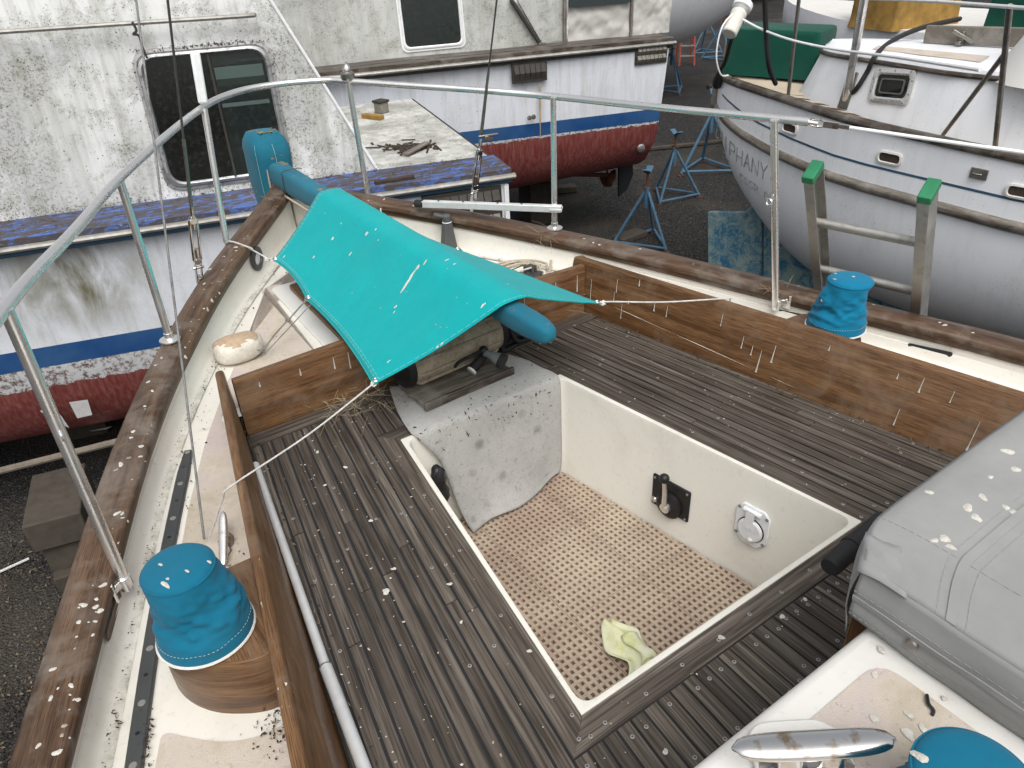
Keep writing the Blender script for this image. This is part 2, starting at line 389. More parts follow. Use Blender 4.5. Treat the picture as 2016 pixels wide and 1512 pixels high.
def grimy(name, col, spot, amt, green=.4, scale=1.0):
    """weathered white paint: broad grey-green mould, runs below fittings, clustered black specks"""
    t = NT(name); big = t.noise(1.3*scale, 5, .6, None, .5); mid = t.noise(6*scale, 6, .72, None, .3); fine = t.noise(55*scale, 5, .72); sp = t.voro(22*scale); sp2 = t.voro(60*scale)
    run = t.noise(1.0, 5, .65, t.co('Object', (7, 7, .5)), .25); run2 = t.noise(1.0, 3, .6, t.co('Object', (26, 26, 1.1)), .2)
    c = t.mix(t.math('MULTIPLY', t.ramp(big, [(.4, 0.0), (.62, 1.0)]), amt), col, tuple(.52*q for q in col))
    c = t.mix(t.math('MULTIPLY', t.ramp(run, [(.46, 0.0), (.66, 1.0)]), amt*.75), c, (.33, .34, .30))
    c = t.mix(t.math('MULTIPLY', t.ramp(run2, [(.52, 0.0), (.7, 1.0)]), amt*.5), c, (.30, .29, .25))
    c = t.mix(t.math('MULTIPLY', t.ramp(mid, [(.5, 0.0), (.66, 1.0)]), green), c, (.24, .245, .19))
    cl = t.ramp(t.math('ADD', t.math('MULTIPLY', big, .6), t.math('MULTIPLY', mid, .4)), [(.43, .0), (.56, 1.0)])
    c = t.mix(t.math('MULTIPLY', t.ramp(fine, [(.5, 0.0), (.6, 1.0)]), t.math('MULTIPLY', cl, .62)), c, spot)
    c = t.mix(t.math('MULTIPLY', t.ramp(sp2, [(.16, 1.0), (.26, 0.0)]), t.ramp(mid, [(.46, 0.0), (.56, .9)])), c, spot)
    c = t.mix(t.math('MULTIPLY', t.ramp(sp, [(.07, 1.0), (.13, 0.0)]), t.ramp(fine, [(.42, 0.0), (.5, 1.0)])), c, tuple(.4*q for q in spot))
    MT[name] = t.out(c, .7, 0, t.bump(mid, .08, .004), .35); return MT[name]
grimy('cabin_grimy', (.70, .71, .70), (.10, .095, .072), .72, .45); grimy('cabin_grey', (.52, .53, .51), (.13, .13, .11), .62, .5); grimy('deck_grimy', (.60, .60, .57), (.13, .12, .10), .85, .6, 1.6)

def hull_mat(name, zg, d, stain_pts):
    """painted hull: white topsides, blue boot stripe, flaking edge, red antifouling; zg is the gunwale height"""
    t = NT(name); z = t.math('SUBTRACT', t.sep(t.co())[2], zg)
    j = t.math('MULTIPLY', t.math('SUBTRACT', t.noise(9, 6, .72), .5), .12)
    zj = t.math('ADD', z, j)
    st = t.noise(1.0, 6, .7, t.co('Object', (10, 10, .8)), .4); st2 = t.noise(1.0, 4, .7, t.co('Object', (40, 40, 1.4))); st3 = t.noise(1.0, 6, .62, t.co('Object', (5, 5, 1.6)), .5)
    a = t.noise(2.6, 5, .65); fine = t.noise(70, 3, .7)
    w = t.mix(t.math('MULTIPLY', t.ramp(st, [(.48, 0.0), (.72, 1.0)]), .42), (.70, .73, .78), (.3, .3, .24))
    w = t.mix(t.math('MULTIPLY', t.ramp(a, [(.5, 0.0), (.72, 1.0)]), .3), w, (.42, .42, .37))
    for p, r, k in stain_pts:
        w = t.mix(t.math('MULTIPLY', t.math('MULTIPLY', t.near(p, r), t.ramp(st3, [(.36, .0), (.62, 1.0)])), k, True), w, (.15, .145, .085))
    w = t.mix(t.math('MULTIPLY', t.ramp(fine, [(.58, 0.0), (.72, 1.0)]), .3), w, (.2, .19, .15))
    blue = t.mix(t.ramp(a, [(.35, 0.0), (.7, .6)]), (.012, .062, .20), (.05, .13, .26))
    peel = t.mix(t.ramp(t.noise(26, 6, .8), [(.48, 0.0), (.58, 1.0)]), (.56, .57, .58), (.13, .085, .075))
    red = t.mix(t.ramp(st2, [(.42, 0.0), (.72, .6)]), (.175, .036, .031), (.32, .17, .155))
    red = t.mix(t.ramp(a, [(.5, 0.0), (.75, .5)]), red, (.09, .018, .016))
    c = t.mix(t.math('LESS_THAN', z, -.84), w, blue); c = t.mix(t.math('LESS_THAN', t.math('ADD', z, t.math('MULTIPLY', j, .15)), -1.0), c, peel)
    c = t.mix(t.math('LESS_THAN', zj, -1.0-d), c, red)
    MT[name] = t.out(c, .5, 0, t.bump(fine, .12, .003), .4); return MT[name]

def sail_hull_mat():
    t = NT('sail_hull'); a = t.noise(2.2, 5, .65); st = t.noise(1.0, 5, .7, t.co('Object', (9, 9, .8)), .3); f = t.noise(60, 4, .75)
    c = t.mix(t.math('MULTIPLY', t.ramp(st, [(.5, 0.0), (.75, 1.0)]), .22), (.78, .80, .83), (.4, .4, .36))
    c = t.mix(t.math('MULTIPLY', t.ramp(a, [(.55, 0.0), (.75, 1.0)]), .2), c, (.5, .5, .46))
    c = t.mix(t.math('MULTIPLY', t.ramp(f, [(.56, 0.0), (.68, 1.0)]), t.ramp(a, [(.45, 0.0), (.6, .5)])), c, (.25, .24, .2))
    MT['sail_hull'] = t.out(c, .4, 0, t.bump(f, .05, .002), .5)
sail_hull_mat()
def blue_flake():
    t = NT('blue_flake'); a = t.noise(7, 6, .72, t.co('Object', (1, 3, 3)), .3); f = t.noise(50, 4, .75)
    c = t.mix(t.ramp(f, [(.4, 0.0), (.7, .6)]), (.06, .12, .34), (.15, .21, .42))
    c = t.mix(t.ramp(a, [(.43, 0.0), (.5, .94)]), c, (.075, .062, .05)); c = t.mix(t.ramp(f, [(.66, 0.0), (.7, .8)]), c, (.6, .6, .58))
    MT['blue_flake'] = t.out(c, .7, 0, t.bump(t.math('ADD', a, f), .5, .006), .3)
blue_flake()
def blue_antifoul():
    t = NT('blue_antifoul'); a = t.noise(7, 6, .7, None, .6); f = t.noise(34, 5, .75)
    c = t.mix(t.ramp(a, [(.4, 0.0), (.58, 1.0)]), (.03, .14, .24), (.22, .31, .30)); c = t.mix(t.ramp(f, [(.55, 0.0), (.68, .8)]), c, (.35, .38, .33)); c = t.mix(t.ramp(t.voro(16), [(.09, .9), (.14, 0.0)]), c, (.015, .03, .045))
    MT['blue_antifoul'] = t.out(c, .75, 0, t.bump(f, .4, .006), .3)
blue_antifoul()
def gravel():
    t = NT('gravel'); v1 = t.voro(58, None, 'F1', 'Color'); d1 = t.voro(58); b = t.noise(.55, 4, .6); h = t.noise(220, 2)
    x = t.sep(v1)[0]
    c = t.ramp(x, [(0, (.028, .028, .03)), (.55, (.062, .06, .058)), (.9, (.105, .1, .095)), (1, (.2, .19, .18))])
    c = t.mix(t.ramp(d1, [(.28, 0.0), (.5, .85)]), c, (.012, .012, .012))
    c = t.mix(t.ramp(b, [(.48, 0.0), (.68, .55)]), c, (.095, .08, .062))
    c = t.mix(t.ramp(t.noise(3.5, 6, .75), [(.62, 0.0), (.7, .5)]), c, (.15, .12, .085))
    hh = t.math('SUBTRACT', 1.0, d1)
    MT['gravel'] = t.out(c, .9, 0, t.bump(t.math('ADD', hh, t.math('MULTIPLY', h, .3)), 1.0, .02), .3)
gravel()
def carpet_mat():
    t = NT('carpet'); p = t.noise(260, 3, .7); s1 = t.math('ADD', t.voro(7, None, 'F1'), t.math('MULTIPLY', t.noise(40, 3), .12)); a = t.noise(4, 5, .65); m = t.noise(55, 4, .75)
    c = t.mix(t.ramp(a, [(.38, 0.0), (.66, .8)]), (.50, .495, .47), (.34, .34, .335))
    c = t.mix(t.math('MULTIPLY', t.ramp(s1, [(.13, 1.0), (.25, 0.0)]), t.ramp(a, [(.38, .35), (.55, .9)])), c, (.15, .14, .13)); c = t.mix(t.ramp(m, [(.55, 0.0), (.72, .75)]), c, (.2, .19, .18))
    c = t.mix(t.ramp(p, [(.35, .35), (.6, 0.0)]), c, (.25, .25, .25))
    MT['carpet'] = t.out(c, .97, 0, t.bump(t.math('ADD', p, t.math('MULTIPLY', m, .5)), .8, .006), .1, 0, .3)
carpet_mat()
def mat_tile():
    t = NT('mat_tile'); a = t.noise(3, 5, .65); f = t.noise(90, 3)
    c = t.mix(t.ramp(a, [(.38, 0.0), (.65, 1.0)]), (.5, .41, .31), (.36, .27, .21)); c = t.mix(t.ramp(f, [(.5, 0.0), (.72, .4)]), c, (.22, .16, .12))
    MT['mat_tile'] = t.out(c, .7, 0, t.bump(t.voro(260), .5, .003), .35)
mat_tile()
def cloth_mat():
    t = NT('rag'); a = t.noise(14, 5, .65)
    MT['rag'] = t.out(t.ramp(a, [(.3, (.62, .62, .55)), (.52, (.66, .67, .46)), (.7, (.5, .53, .22))]), .9, 0, t.bump(t.noise(120, 3), .4, .003), .2)
cloth_mat()
def fender_mat():
    t = NT('fender_skin'); a = t.noise(6, 5, .7, None, .4); f = t.noise(60, 4, .75)
    c = t.mix(t.ramp(a, [(.4, 0.0), (.7, 1.0)]), (.42, .36, .27), (.22, .18, .13)); c = t.mix(t.ramp(f, [(.52, 0.0), (.7, .7)]), c, (.1, .085, .065))
    MT['fender_skin'] = t.out(c, .75, 0, t.bump(f, .25, .003), .3)
fender_mat()

def bulwark_mat():
    """gelcoat with a line of green-brown grime along the waterway"""
    t = NT('bulwark_gel'); x = t.sep(t.co('UV')); a = t.noise(3.2, 6, .66, None, .3); b = t.noise(60, 4, .7); g = t.noise(16, 6, .75)
    c = t.mix(t.math('MULTIPLY', t.ramp(a, [(.5, 0.0), (.78, 1.0)]), .35), (.74, .72, .65), (.40, .37, .29))
    v = t.math('MULTIPLY', t.ramp(t.math('ADD', x[1], t.math('MULTIPLY', t.math('SUBTRACT', g, .5), .03)), [(.165, 0.0), (.20, 1.0), (.215, 1.0), (.245, 0.0)]), t.ramp(g, [(.36, .0), (.6, .85)]))
    c = t.mix(v, c, (.17, .15, .10)); c = t.mix(t.math('MULTIPLY', t.ramp(b, [(.58, 0.0), (.74, 1.0)]), .3), c, (.25, .22, .17))
    MT['bulwark_gel'] = t.out(c, .5, 0, t.bump(b, .05, .002), .5)
bulwark_mat()
# ---------------------------------------------------------------- ground
g = MB(); N_ = 46
xs = [-420, -150, -60]+[lerp(-30, 45, k/N_) for k in range(N_+1)]+[80, 170, 420]
ys = [-420, -150, -60]+[lerp(-20, 45, k/N_) for k in range(N_+1)]+[80, 170, 420]
g.grid([[V((x, y, GROUND+.03*nz((x, y, 0), .5)+.012*nz((x, y, 0), 2.1))) for y in ys] for x in xs])
structure(g.build('gravel_ground', MT['gravel']))

# ---------------------------------------------------------------- the yacht one stands on
HBY = [-8.4, -7.4, -6, -4.5, -3, -2, -1.2, -.6, -.3, .25, .6, .95, 1.23, 1.45, 1.7, 1.95, 2.2, 2.3, 2.36]
HBX = [.03, .75, 1.5, 1.9, 2.02, 1.98, 1.86, 1.70, 1.58, 1.365, 1.22, 1.045, .875, .735, .555, .345, .135, .055, .02]
_yy = np.linspace(-8.4, 2.36, 1080); _xx = np.interp(_yy, HBY, HBX)
_k = np.ones(31)/31; _xx[20:-20] = np.convolve(np.pad(_xx, 15, mode='edge'), _k, 'valid')[20:-20]
def hb(y): return float(np.interp(y, _yy, _xx))
def zcap(y):
    t = y-.2
    return .185+.06*t+(.025*t*t if t > 0 else .012*t*t)
def zdeck(y): return .015+.065*(y+.3) if y > -1.2 else -.0435+.03*(y+1.2)*-1*.3
def sheer(y, side, off, z):
    d = (hb(y+.03)-hb(y-.03))/.06; L = math.hypot(1, d)
    x = hb(y)+off/L; x = max(x, .004)
    return V((side*x, y-off*d/L, z))
def atsurf(px, py, zf):
    z = .2
    for _ in range(50): p = atz(px, py, z); z = .5*z+.5*zf(p.y)
    return atz(px, py, z)
def xc(y): return .791+.1603*(.779-y)          # inner face of the coaming
def xw(y): return .354+.1437*(.412-y)          # edge of the footwell
def zco(y): return .25-.004*(.78-y)            # coaming top
def lean_c(y): return .016+.043*(.8-y)         # the boards lean outboard, more so forward
WY0, WY1, WZ = -.796, .412, -.472

yacht = thing('sailing_yacht', 'cream sailing yacht with grey teak cockpit, brown teak caprail and pointed stern, in the foreground', 'yacht', (0, -2, GROUND))
YS = [2.34, 2.28, 2.2, 2.1, 2.0, 1.9, 1.8, 1.7, 1.6, 1.5, 1.4, 1.3, 1.2, 1.1, 1.0, .9, .8, .65, .5, .35, .2, .05, -.1, -.3, -.5, -.75, -1, -1.3, -1.6, -2, -2.6, -3.3, -4.2, -5, -6, -7, -7.8, -8.35]
# outer hull
m = MB()
for side in (1, -1):
    rows = []
    for y in YS:
        zk = interp(y, [-8.4, -7, -5, -.5, .6, 1.5, 2.1, 2.34], [-.1, -1.0, -1.6, -1.75, -1.6, -1.05, -.45, .0])
        zt = zcap(y)-.06; r = []
        for k in range(11):
            u = k/10; z = lerp(zt, zk, u); w = max(0, 1-u**2.3)**.75
            p = sheer(y, side, -.012, z); p.x = p.x*max(w, .015); r.append(p)
        rows.append(r)
    m.grid(rows if side > 0 else [list(reversed(r)) for r in rows])
m.build('hull', MT['gelcoat_white'], yacht)
m = MB(); m.rings([[V((sx*w, y, z)) for sx, y in ((-1, y0), (1, y0), (1, y1), (-1, y1))] for w, y0, y1, z in ((.16, .2, -4.6, -1.3), (.12, .25, -4.2, -1.9), (.1, .2, -3.6, GROUND+.12))])
m.build('keel', MT['blue_antifoul'], yacht, bevel=.05)
# bulwark and deck
bul = MB()
for side in (1, -1):
    rows = []
    for y in YS:
        zd = zdeck(y); zt = zcap(y)-.035
        pr = [(-.02, zt), (-.078, zt), (-.082, lerp(zd, zt, .5)), (-.090, zd+.05), (-.098, zd+.022), (-.113, zd+.006), (-.135, zd)]
        rows.append([sheer(y, side, o, z) for o, z in pr])
    bul.grid(rows)
bul.build('bulwark', MT['bulwark_gel'], yacht)
dk = MB()
for side in (1, -1):
    rows = []
    for y in [q for q in YS if -8 < q <= 1.05]:
        a = sheer(y, side, -.12, zdeck(y)-.001-(.003 if y > .7 else 0)); xi = (xc(y)+.01) if y > -1.2 else max(min(.95, hb(y)-.35), .02)
        rows.append([V((lerp(a.x, side*xi, t), lerp(a.y, y, t), zdeck(y)-.001-(.003 if y > .7 else 0))) for t in (0, .2, .45, .7, 1)])
    dk.grid(rows if side > 0 else [list(reversed(r)) for r in rows])
rows = []
for y in [q for q in YS if .8 <= q <= 2.2]+[2.24]:
    a = sheer(y, 1, -.12, 0).x if y < 2.15 else .02
    rows.append([V((a*t, y if y != .8 else .79, zdeck(y)-.001)) for t in (1, .75, .5, .25, 0, -.25, -.5, -.75, -1)])
dk.grid(rows); deck = dk.build('deck', MT['gelcoat'], yacht); dk_bvh = dk.bvh()
# non-skid panels (a thin raised sheet each)
def panel(outline, zf, name='nonskid_panel', par=None, h=.004):
    b = MB(); n = len(outline); top = [b.add((x, y, zf(y)+h)) for x, y in outline]; bot = [b.add((x, y, zf(y)-.004)) for x, y in outline]
    b.face(top)
    for k in range(n): b.face((top[k], bot[k], bot[(k+1) % n], top[(k+1) % n]))
    return b.build(name, MT['nonskid'], par or deck, smooth=0)
def rnd_poly(pts, r, n=5):
    out = []
    for i, p in enumerate(pts):
        a = V((*pts[i-1], 0)); b = V((*p, 0)); c = V((*pts[(i+1) % len(pts)], 0)); d1 = (a-b); d2 = (c-b)
        q = min(r, d1.length*.45, d2.length*.45); s0 = b+d1.normalized()*q; s1 = b+d2.normalized()*q
        for k in range(n+1):
            t = k/n; u = s0*(1-t)**2+b*2*t*(1-t)+s1*t*t; out.append((u.x, u.y))
    return out
for side in (-1, 1):
    o1 = [(sheer(y, side, -.205, 0).x, sheer(y, side, -.205, 0).y) for y in (.02, .2, .5, .8, 1.1, 1.35, 1.6, 1.8)]
    inn = [(side*.03, 1.92), (side*.03, 1.7), (side*.40, 1.69), (side*.40, .85), (side*(xc(.8)+.06), .85), (side*(xc(.4)+.045), .4), (side*(xc(.05)+.045), .0)]
    q = rnd_poly(o1+inn, .05); panel(q if side > 0 else q[::-1], zdeck)
    o2 = [(sheer(y, side, -.225, 0).x, sheer(y, side, -.225, 0).y) for y in (-1.9, -1.5, -1.1, -.8, -.5, -.32)]+[(side*1.325, -.275), (side*1.285, -.32), (side*1.235, -.37), (side*1.17, -.41), (side*1.09, -.42)]
    inn = [(side*(xc(-.45)+.032), -.415), (side*(xc(-1)+.032), -1.0), (side*(xc(-1.1)+.05), -1.9)]
    q = rnd_poly(o2+inn, .04); panel(q if side > 0 else q[::-1], zdeck)
# caprails
CAPSEC = [(.0, -.058), (.012, -.05), (.016, -.014), (.008, -.002), (-.03, .004), (-.07, .002), (-.094, -.004), (-.1, -.014), (-.1, -.032), (-.09, -.037), (-.088, -.06), (-.04, -.062)]
cap_bvh = {}
caps_ = {}
for side in (-1, 1):
    m = MB(); R_ = []
    for y in YS: R_.append([sheer(y, side, o, zcap(y)+z) for o, z in CAPSEC])
    m.rings(R_ if side > 0 else [list(reversed(r)) for r in R_])
    caps_[side] = m.build('caprail', MT['cap_teak'], yacht, smooth=50); cap_bvh[side] = m.bvh()
# cockpit coaming boards
coam_bvh = {}
coams = {}
for side in (-1, 1):
    m = MB(); R_ = []
    for y, dz in ((.87, -.03), (.865, -.005), (.84, .004), (.815, .0), (.70, 0), (.3, 0), (-.1, 0), (-.5, 0), (-.9, 0), (-1.16, 0)):
        x0 = xc(y); x1 = x0+.030; zt = zco(y)+dz
        R_.append([V((side*(x+lean_c(y)*(z+.02)/.27), y, z)) for x, z in ((x0, -.02), (x0, zt-.010), (x0+.004, zt-.002), (x0+.011, zt), (x0+.019, zt), (x0+.026, zt-.002), (x1, zt-.010), (x1, -.02))])
    m.rings(R_ if side > 0 else [list(reversed(r)) for r in R_])
    coams[side] = m.build('coaming_board', MT['coaming_teak'], yacht, smooth=50); coam_bvh[side] = m.bvh()
m = MB(); R_ = []
for x in np.linspace(-.783, .783, 9): 
    zt = .25+.018*math.cos(x/.783*1.4)-.018
    R_.append([V((x, y, z)) for y, z in ((.781, -.02), (.781, zt-.008), (.786, zt), (.803, zt), (.808, zt-.008), (.808, -.02))])
m.rings(R_); coam_aft = m.build('coaming_board', MT['coaming_teak'], yacht, smooth=50); coam_bvh[0] = m.bvh()
# teak seats and bridge deck: black caulking below, every plank and screw its own piece
YF, YA, MW = -1.17, .702, .076
b = MB()
zb = -.003
for side in (-1, 1): b.poly([V((side*x, y, zb)) for x, y in ((xw(YF), YF), (xc(YF), YF), (xc(.78), .78), (xw(.78), .78))][::side])
b.poly([V((x, y, zb)) for x, y in ((-xw(WY0), WY0), (-xw(YF), YF), (xw(YF), YF), (xw(WY0), WY0))]); b.poly([V((x, y, zb)) for x, y in ((-xw(.78), .78), (-xw(WY1), WY1), (xw(WY1), WY1), (xw(.78), .78))])
teak = b.build('teak_deck', MT['caulk'], yacht, smooth=0)
GAP = .0034
def plank(quad):
    m = MB(); dz = rnd.uniform(-.0008, .0008); t = [m.add((x, y, .002+dz)) for x, y in quad]; q = [m.add((x, y, -.008)) for x, y in quad]
    m.face(t)
    for k in range(4): m.face((t[k], q[k], q[(k+1) % 4], t[(k+1) % 4]))
    L = [(V((*quad[(k+1) % 4], 0))-V((*quad[k], 0))) for k in range(4)]; gdir = max(L, key=lambda e: e.length)
    m.build('plank', MT['deck_teak'], teak, smooth=0, grain=gdir)
screw_at = []
def side_pt(side, f, y):     # f 0 at the well margin, 1 at the coaming
    return (side*lerp(xw(y)+MW, xc(y)-.002, f), y)
NP = 11
for side in (-1, 1):
    for i in range(NP):
        w = GAP/.41; f0 = i/NP+w; f1 = (i+1)/NP-w
        cut = [YF, rnd.uniform(-.5, .25), YA] if rnd.random() < .6 else [YF, YA]
        for y0, y1 in zip(cut[:-1], cut[1:]):
            q = [side_pt(side, f0, y0+.002), side_pt(side, f1, y0+.002), side_pt(side, f1, y1-.002), side_pt(side, f0, y1-.002)]
            plank(q if side > 0 else q[::-1])
        for y in (-1.08, -.8, -.52, -.2, .1, .38, .64):
            if rnd.random() < .30: screw_at.append(side_pt(side, (i+.5)/NP, y+rnd.uniform(-.03, .03)+.012*i*side))
    q = [(side*(xw(y)+o), y+k) for y, o, k in ((WY0, .004, 0), (WY0, MW-GAP, -MW), (WY1, MW-GAP, MW), (WY1, .004, 0))]
    q = [(side*(xw(WY0)+.004), WY0-.004), (side*(xw(WY0-MW)+MW-GAP), WY0-MW), (side*(xw(WY1+MW)+MW-GAP), WY1+MW), (side*(xw(WY1)+.004), WY1+.004)]
    plank(q if side > 0 else q[::-1])
    for y in (-.72, -.45, -.18, .1, .33): screw_at.append((side*(xw(y)+MW*.5), y))
    screw_at += [(side*(xw(WY0)+.02), WY0+.01), (side*(xw(WY0)+.045), WY0-.045), (side*(xw(WY0)+.02), WY0-.055)]
for y0, y1 in ((WY0-MW, WY0), (WY1, WY1+MW)):
    if y0 < 0: plank([(-(xw(y1)+.002), y1-.004), (-(xw(y0)+MW-.005), y0+GAP), (xw(y0)+MW-.005, y0+GAP), (xw(y1)+.002, y1-.004)])
    else: plank([(-(xw(y1)+MW-.005), y1-GAP), (-(xw(y0)+.002), y0+.004), (xw(y0)+.002, y0+.004), (xw(y1)+MW-.005, y1-GAP)])
for y0, y1 in ((YF, WY0-MW), (WY1+MW, YA)):
    n = 30 if y0 < 0 else 21
    for i in range(n):
        e = []
        for f, y in ((i/n, y0), ((i+1)/n, y0), ((i+1)/n, y1), (i/n, y1)):
            W = xw(y)+MW; s_ = GAP*(1 if f == i/n else -1); e.append((lerp(-W, W, f)+s_, y+(.002 if y == y0 else -.002)))
        plank(e)
        c = lerp(-(xw(-.9)+MW), xw(-.9)+MW, (i+.5)/n)
        if y0 < 0:
            if rnd.random() < .85: screw_at.append((c, WY0-MW-.03+rnd.uniform(-.006, .006)))
            if rnd.random() < .6: screw_at.append((c*1.02, -1.03+rnd.uniform(-.02, .02)))
for k in range(9): screw_at.append((lerp(-.5, .5, k/8), WY0-MW*.5+rnd.uniform(-.012, .012)))
plank([(-(xc(.78)-.002), .779), (-(xc(YA)-.003), YA+GAP), (xc(YA)-.003, YA+GAP), (xc(.78)-.002, .779)])
sm = MB(); sm.lathe((0, 0, 0), (0, 0, 1), [(.0052, 0), (.0052, .0012), (.0044, .0016)], 10); sm.mi = 1
for a in (.4, .4+math.pi/2): sm.box((0, 0, .0022), (.0062, .0014, .0006), Matrix.Rotation(a, 3, 'Z'))
scr = sm.build('screw', [MT['screw_grey'], MT['black']], teak, smooth=0, origin=None)
first = True
for x, y in screw_at:
    o = scr if first else scr.copy()
    if not first: COL.objects.link(o)
    first = False; o.location = (x, y, .0024); o.rotation_euler.z = rnd.uniform(0, 3)
# footwell liner
def rloop(y0, y1, ins, z, r, n=6):
    pts = [(-(xw(y0)-ins), y0+ins), (xw(y0)-ins, y0+ins), (xw(y1)-ins, y1-ins), (-(xw(y1)-ins), y1-ins)]
    return [V((x, y, z)) for x, y in rnd_poly(pts, r, n)]
m = MB(); m.rings([rloop(WY0, WY1, -.004, -.02, .004), rloop(WY0, WY1, -.003, .0042, .004), rloop(WY0, WY1, .005, .0055, .035), rloop(WY0, WY1, .012, .0035, .045), rloop(WY0, WY1, .016, -.012, .05), rloop(WY0, WY1, .024, WZ+.03, .05), rloop(WY0, WY1, .034, WZ+.006, .05), rloop(WY0, WY1, .06, WZ, .05)], caps=False)
m.face([len(m.v)-1-k for k in range(28)][::-1])
well = m.build('footwell', MT['gelcoat'], yacht, smooth=45); well_bvh = m.bvh()
m = MB(); m.face([m.add(p) for p in rloop(WY0, WY1, .05, WZ+.0025, .05)]); m.build('shade_seam_underlay', MT['shade_seam_underlay'], well, smooth=0)  # dark sheet under the tiles: shade of the deep holes put into its colour
# engine lever panel and deck cap on the starboard wall of the well
wd = V((xw(WY1)-xw(WY0), WY1-WY0, 0)).normalized(); wn_ = V((-wd.y, wd.x, 0)); wn_ = wn_ if wn_.x < 0 else -wn_
WR = Matrix((wd, V((0, 0, 1)), -(wd.cross(V((0, 0, 1)))) if (-(wd.cross(V((0, 0, 1))))).dot(wn_) > 0 else wd.cross(V((0, 0, 1))))).transposed()
def onwall(y, z, o=0.0): return V((xw(y)-.02, y, z))+wn_*o
lp = thing_part = MB(); c0 = onwall(-.165, -.27, .004)
lp.box(c0, (.165, .14, .012), WR); lever = lp.build('engine_control', MT['black'], yacht, bevel=.012, bseg=3)
m = MB(); m.lathe(onwall(-.165, -.30, .008), wn_, [(.055, 0), (.054, .012), (.04, .02), (.03, .022)], 24); m.build('lever_boss', MT['black'], lever)
m = MB(); a = onwall(-.165, -.30, .03); t_ = onwall(-.175, -.15, .07)
m.lathe(a, wn_, [(.02, -.01), (.02, .012), (.012, .018)], 18); m.tube([a, a+V((0, 0, .02))+wn_*.012, lerp(a, t_, .6), t_], [.0105, .0105, .009, .007], 10); m.build('lever_arm', MT['stainless'], lever)
m = MB(); m.ball(t_+V((0, 0, .012)), .019, .019, .019); m.build('lever_knob', MT['black'], lever)
m = MB(); m.lathe(onwall(-.11, -.297, .008), wn_, [(.012, 0), (.012, .02), (.009, .024)], 14); m.build('stop_button', MT['chrome'], lever)
for dy, dz in ((.07, .058), (-.07, .058), (.07, -.058), (-.07, -.058)):
    m = MB(); m.lathe(onwall(-.165+dy, -.27+dz, .009), wn_, [(.005, 0), (.005, .003)], 8); m.build('bolt', MT['grey_plastic'], lever)
c1 = onwall(-.487, -.20, .004); m = MB(); oct_ = [(-.062, -.045), (-.03, -.082), (.03, -.082), (.062, -.045), (.062, .055), (.04, .082), (-.04, .082), (-.062, .055)]
m.rings([[c1+WR@V((x, z, o)) for x, z in oct_] for o in (-.004, .006)]); cap = m.build('deck_cap_flange', MT['white_plastic'], yacht, bevel=.004)
m = MB(); m.lathe(c1+WR@V((0, -.012, .005)), wn_, [(.049, 0), (.049, .003), (.046, .004)], 28); m.build('seal_ring', MT['black'], cap)
m = MB(); m.lathe(c1+WR@V((0, -.012, .006)), wn_, [(.0455, 0), (.0455, .008), (.04, .012)], 28); m.box(c1+WR@V((.004, .035, .017)), (.03, .075, .008), WR); m.build('cap_lid', MT['white_plastic'], cap)
m = MB(); m.tube([c1+WR@V((-.032, .066, .012)), c1+WR@V((.032, .066, .012))], .008, 8); m.build('hinge', MT['white_plastic'], cap)
m = MB(); m.ball(c1+WR@V((-.008, -.045, .016)), .011, .011, .009); m.build('catch', MT['piping'], cap)
for x, z in ((-.05, .06), (.05, .06), (-.05, -.05), (.05, -.05)):
    m = MB(); m.lathe(c1+WR@V((x, z, .006)), wn_, [(.0065, 0), (.0065, .002)], 8); m.build('bolt', MT['grey_plastic'], cap)
# coachroof at the lower right
ZR = .385
m = MB(); m.rings([[V((x*s, y, z)) for x, y in ((-.93, -1.172), (.93, -1.172), (.8, -5.0), (-.8, -5.0))] for s, z in ((1.03, -.03), (1.0, ZR-.03), (.995, ZR))])
roof = m.build('coachroof', MT['gelcoat_white'], yacht, bevel=.022, bseg=4)
panel(rnd_poly([(-.86, -2.6), (-.2, -2.6), (-.2, -1.235), (-.86, -1.235)], .05), lambda y: ZR, par=roof, h=.003)
m = MB(); m.box((-.095, -1.148, .19), (.03, .045, .42)); m.build('companionway_post', MT['coaming_teak'], yacht, bevel=.004, grain=(0, 0, 1))
# winches
for side in (-1, 1):
    m = MB(); lp_ = [(p_.x, p_.y) for p_ in smooth_path([(-(xc(-.37)+.085), -.37, 0), (-1.10, -.368, 0), (-1.15, -.345, 0), (-1.21, -.298, 0), (-1.25, -.237, 0), (-1.266, -.17, 0), (-1.252, -.11, 0), (-1.21, -.068, 0), (-1.15, -.048, 0), (-(xc(-.045)+.075), -.045, 0)], 4)]
    inw = (-1.12, -.21)
    def lpz(s_, z): return [V((side*-lerp(inw[0], x, s_), lerp(inw[1], y, s_), z)) for x, y in lp_]
    rr = [lpz(.96, .0), lpz(1, .02), lpz(1, .178), lpz(.985, .188), lpz(.95, .19)]
    m.rings(rr if side > 0 else [list(reversed(r)) for r in rr]); m.build('winch_pedestal', MT['coaming_teak'], yacht, smooth=30, grain='swap')
    m = MB(); m.lathe((side*1.165, -.22, .19), (0, 0, 1), [(.09, 0), (.09, .012), (.078, .02), (.075, .05), (.052, .06), (.048, .13), (.058, .16), (.058, .178), (.02, .182)], 28); m.build('winch', MT['chrome'], yacht)
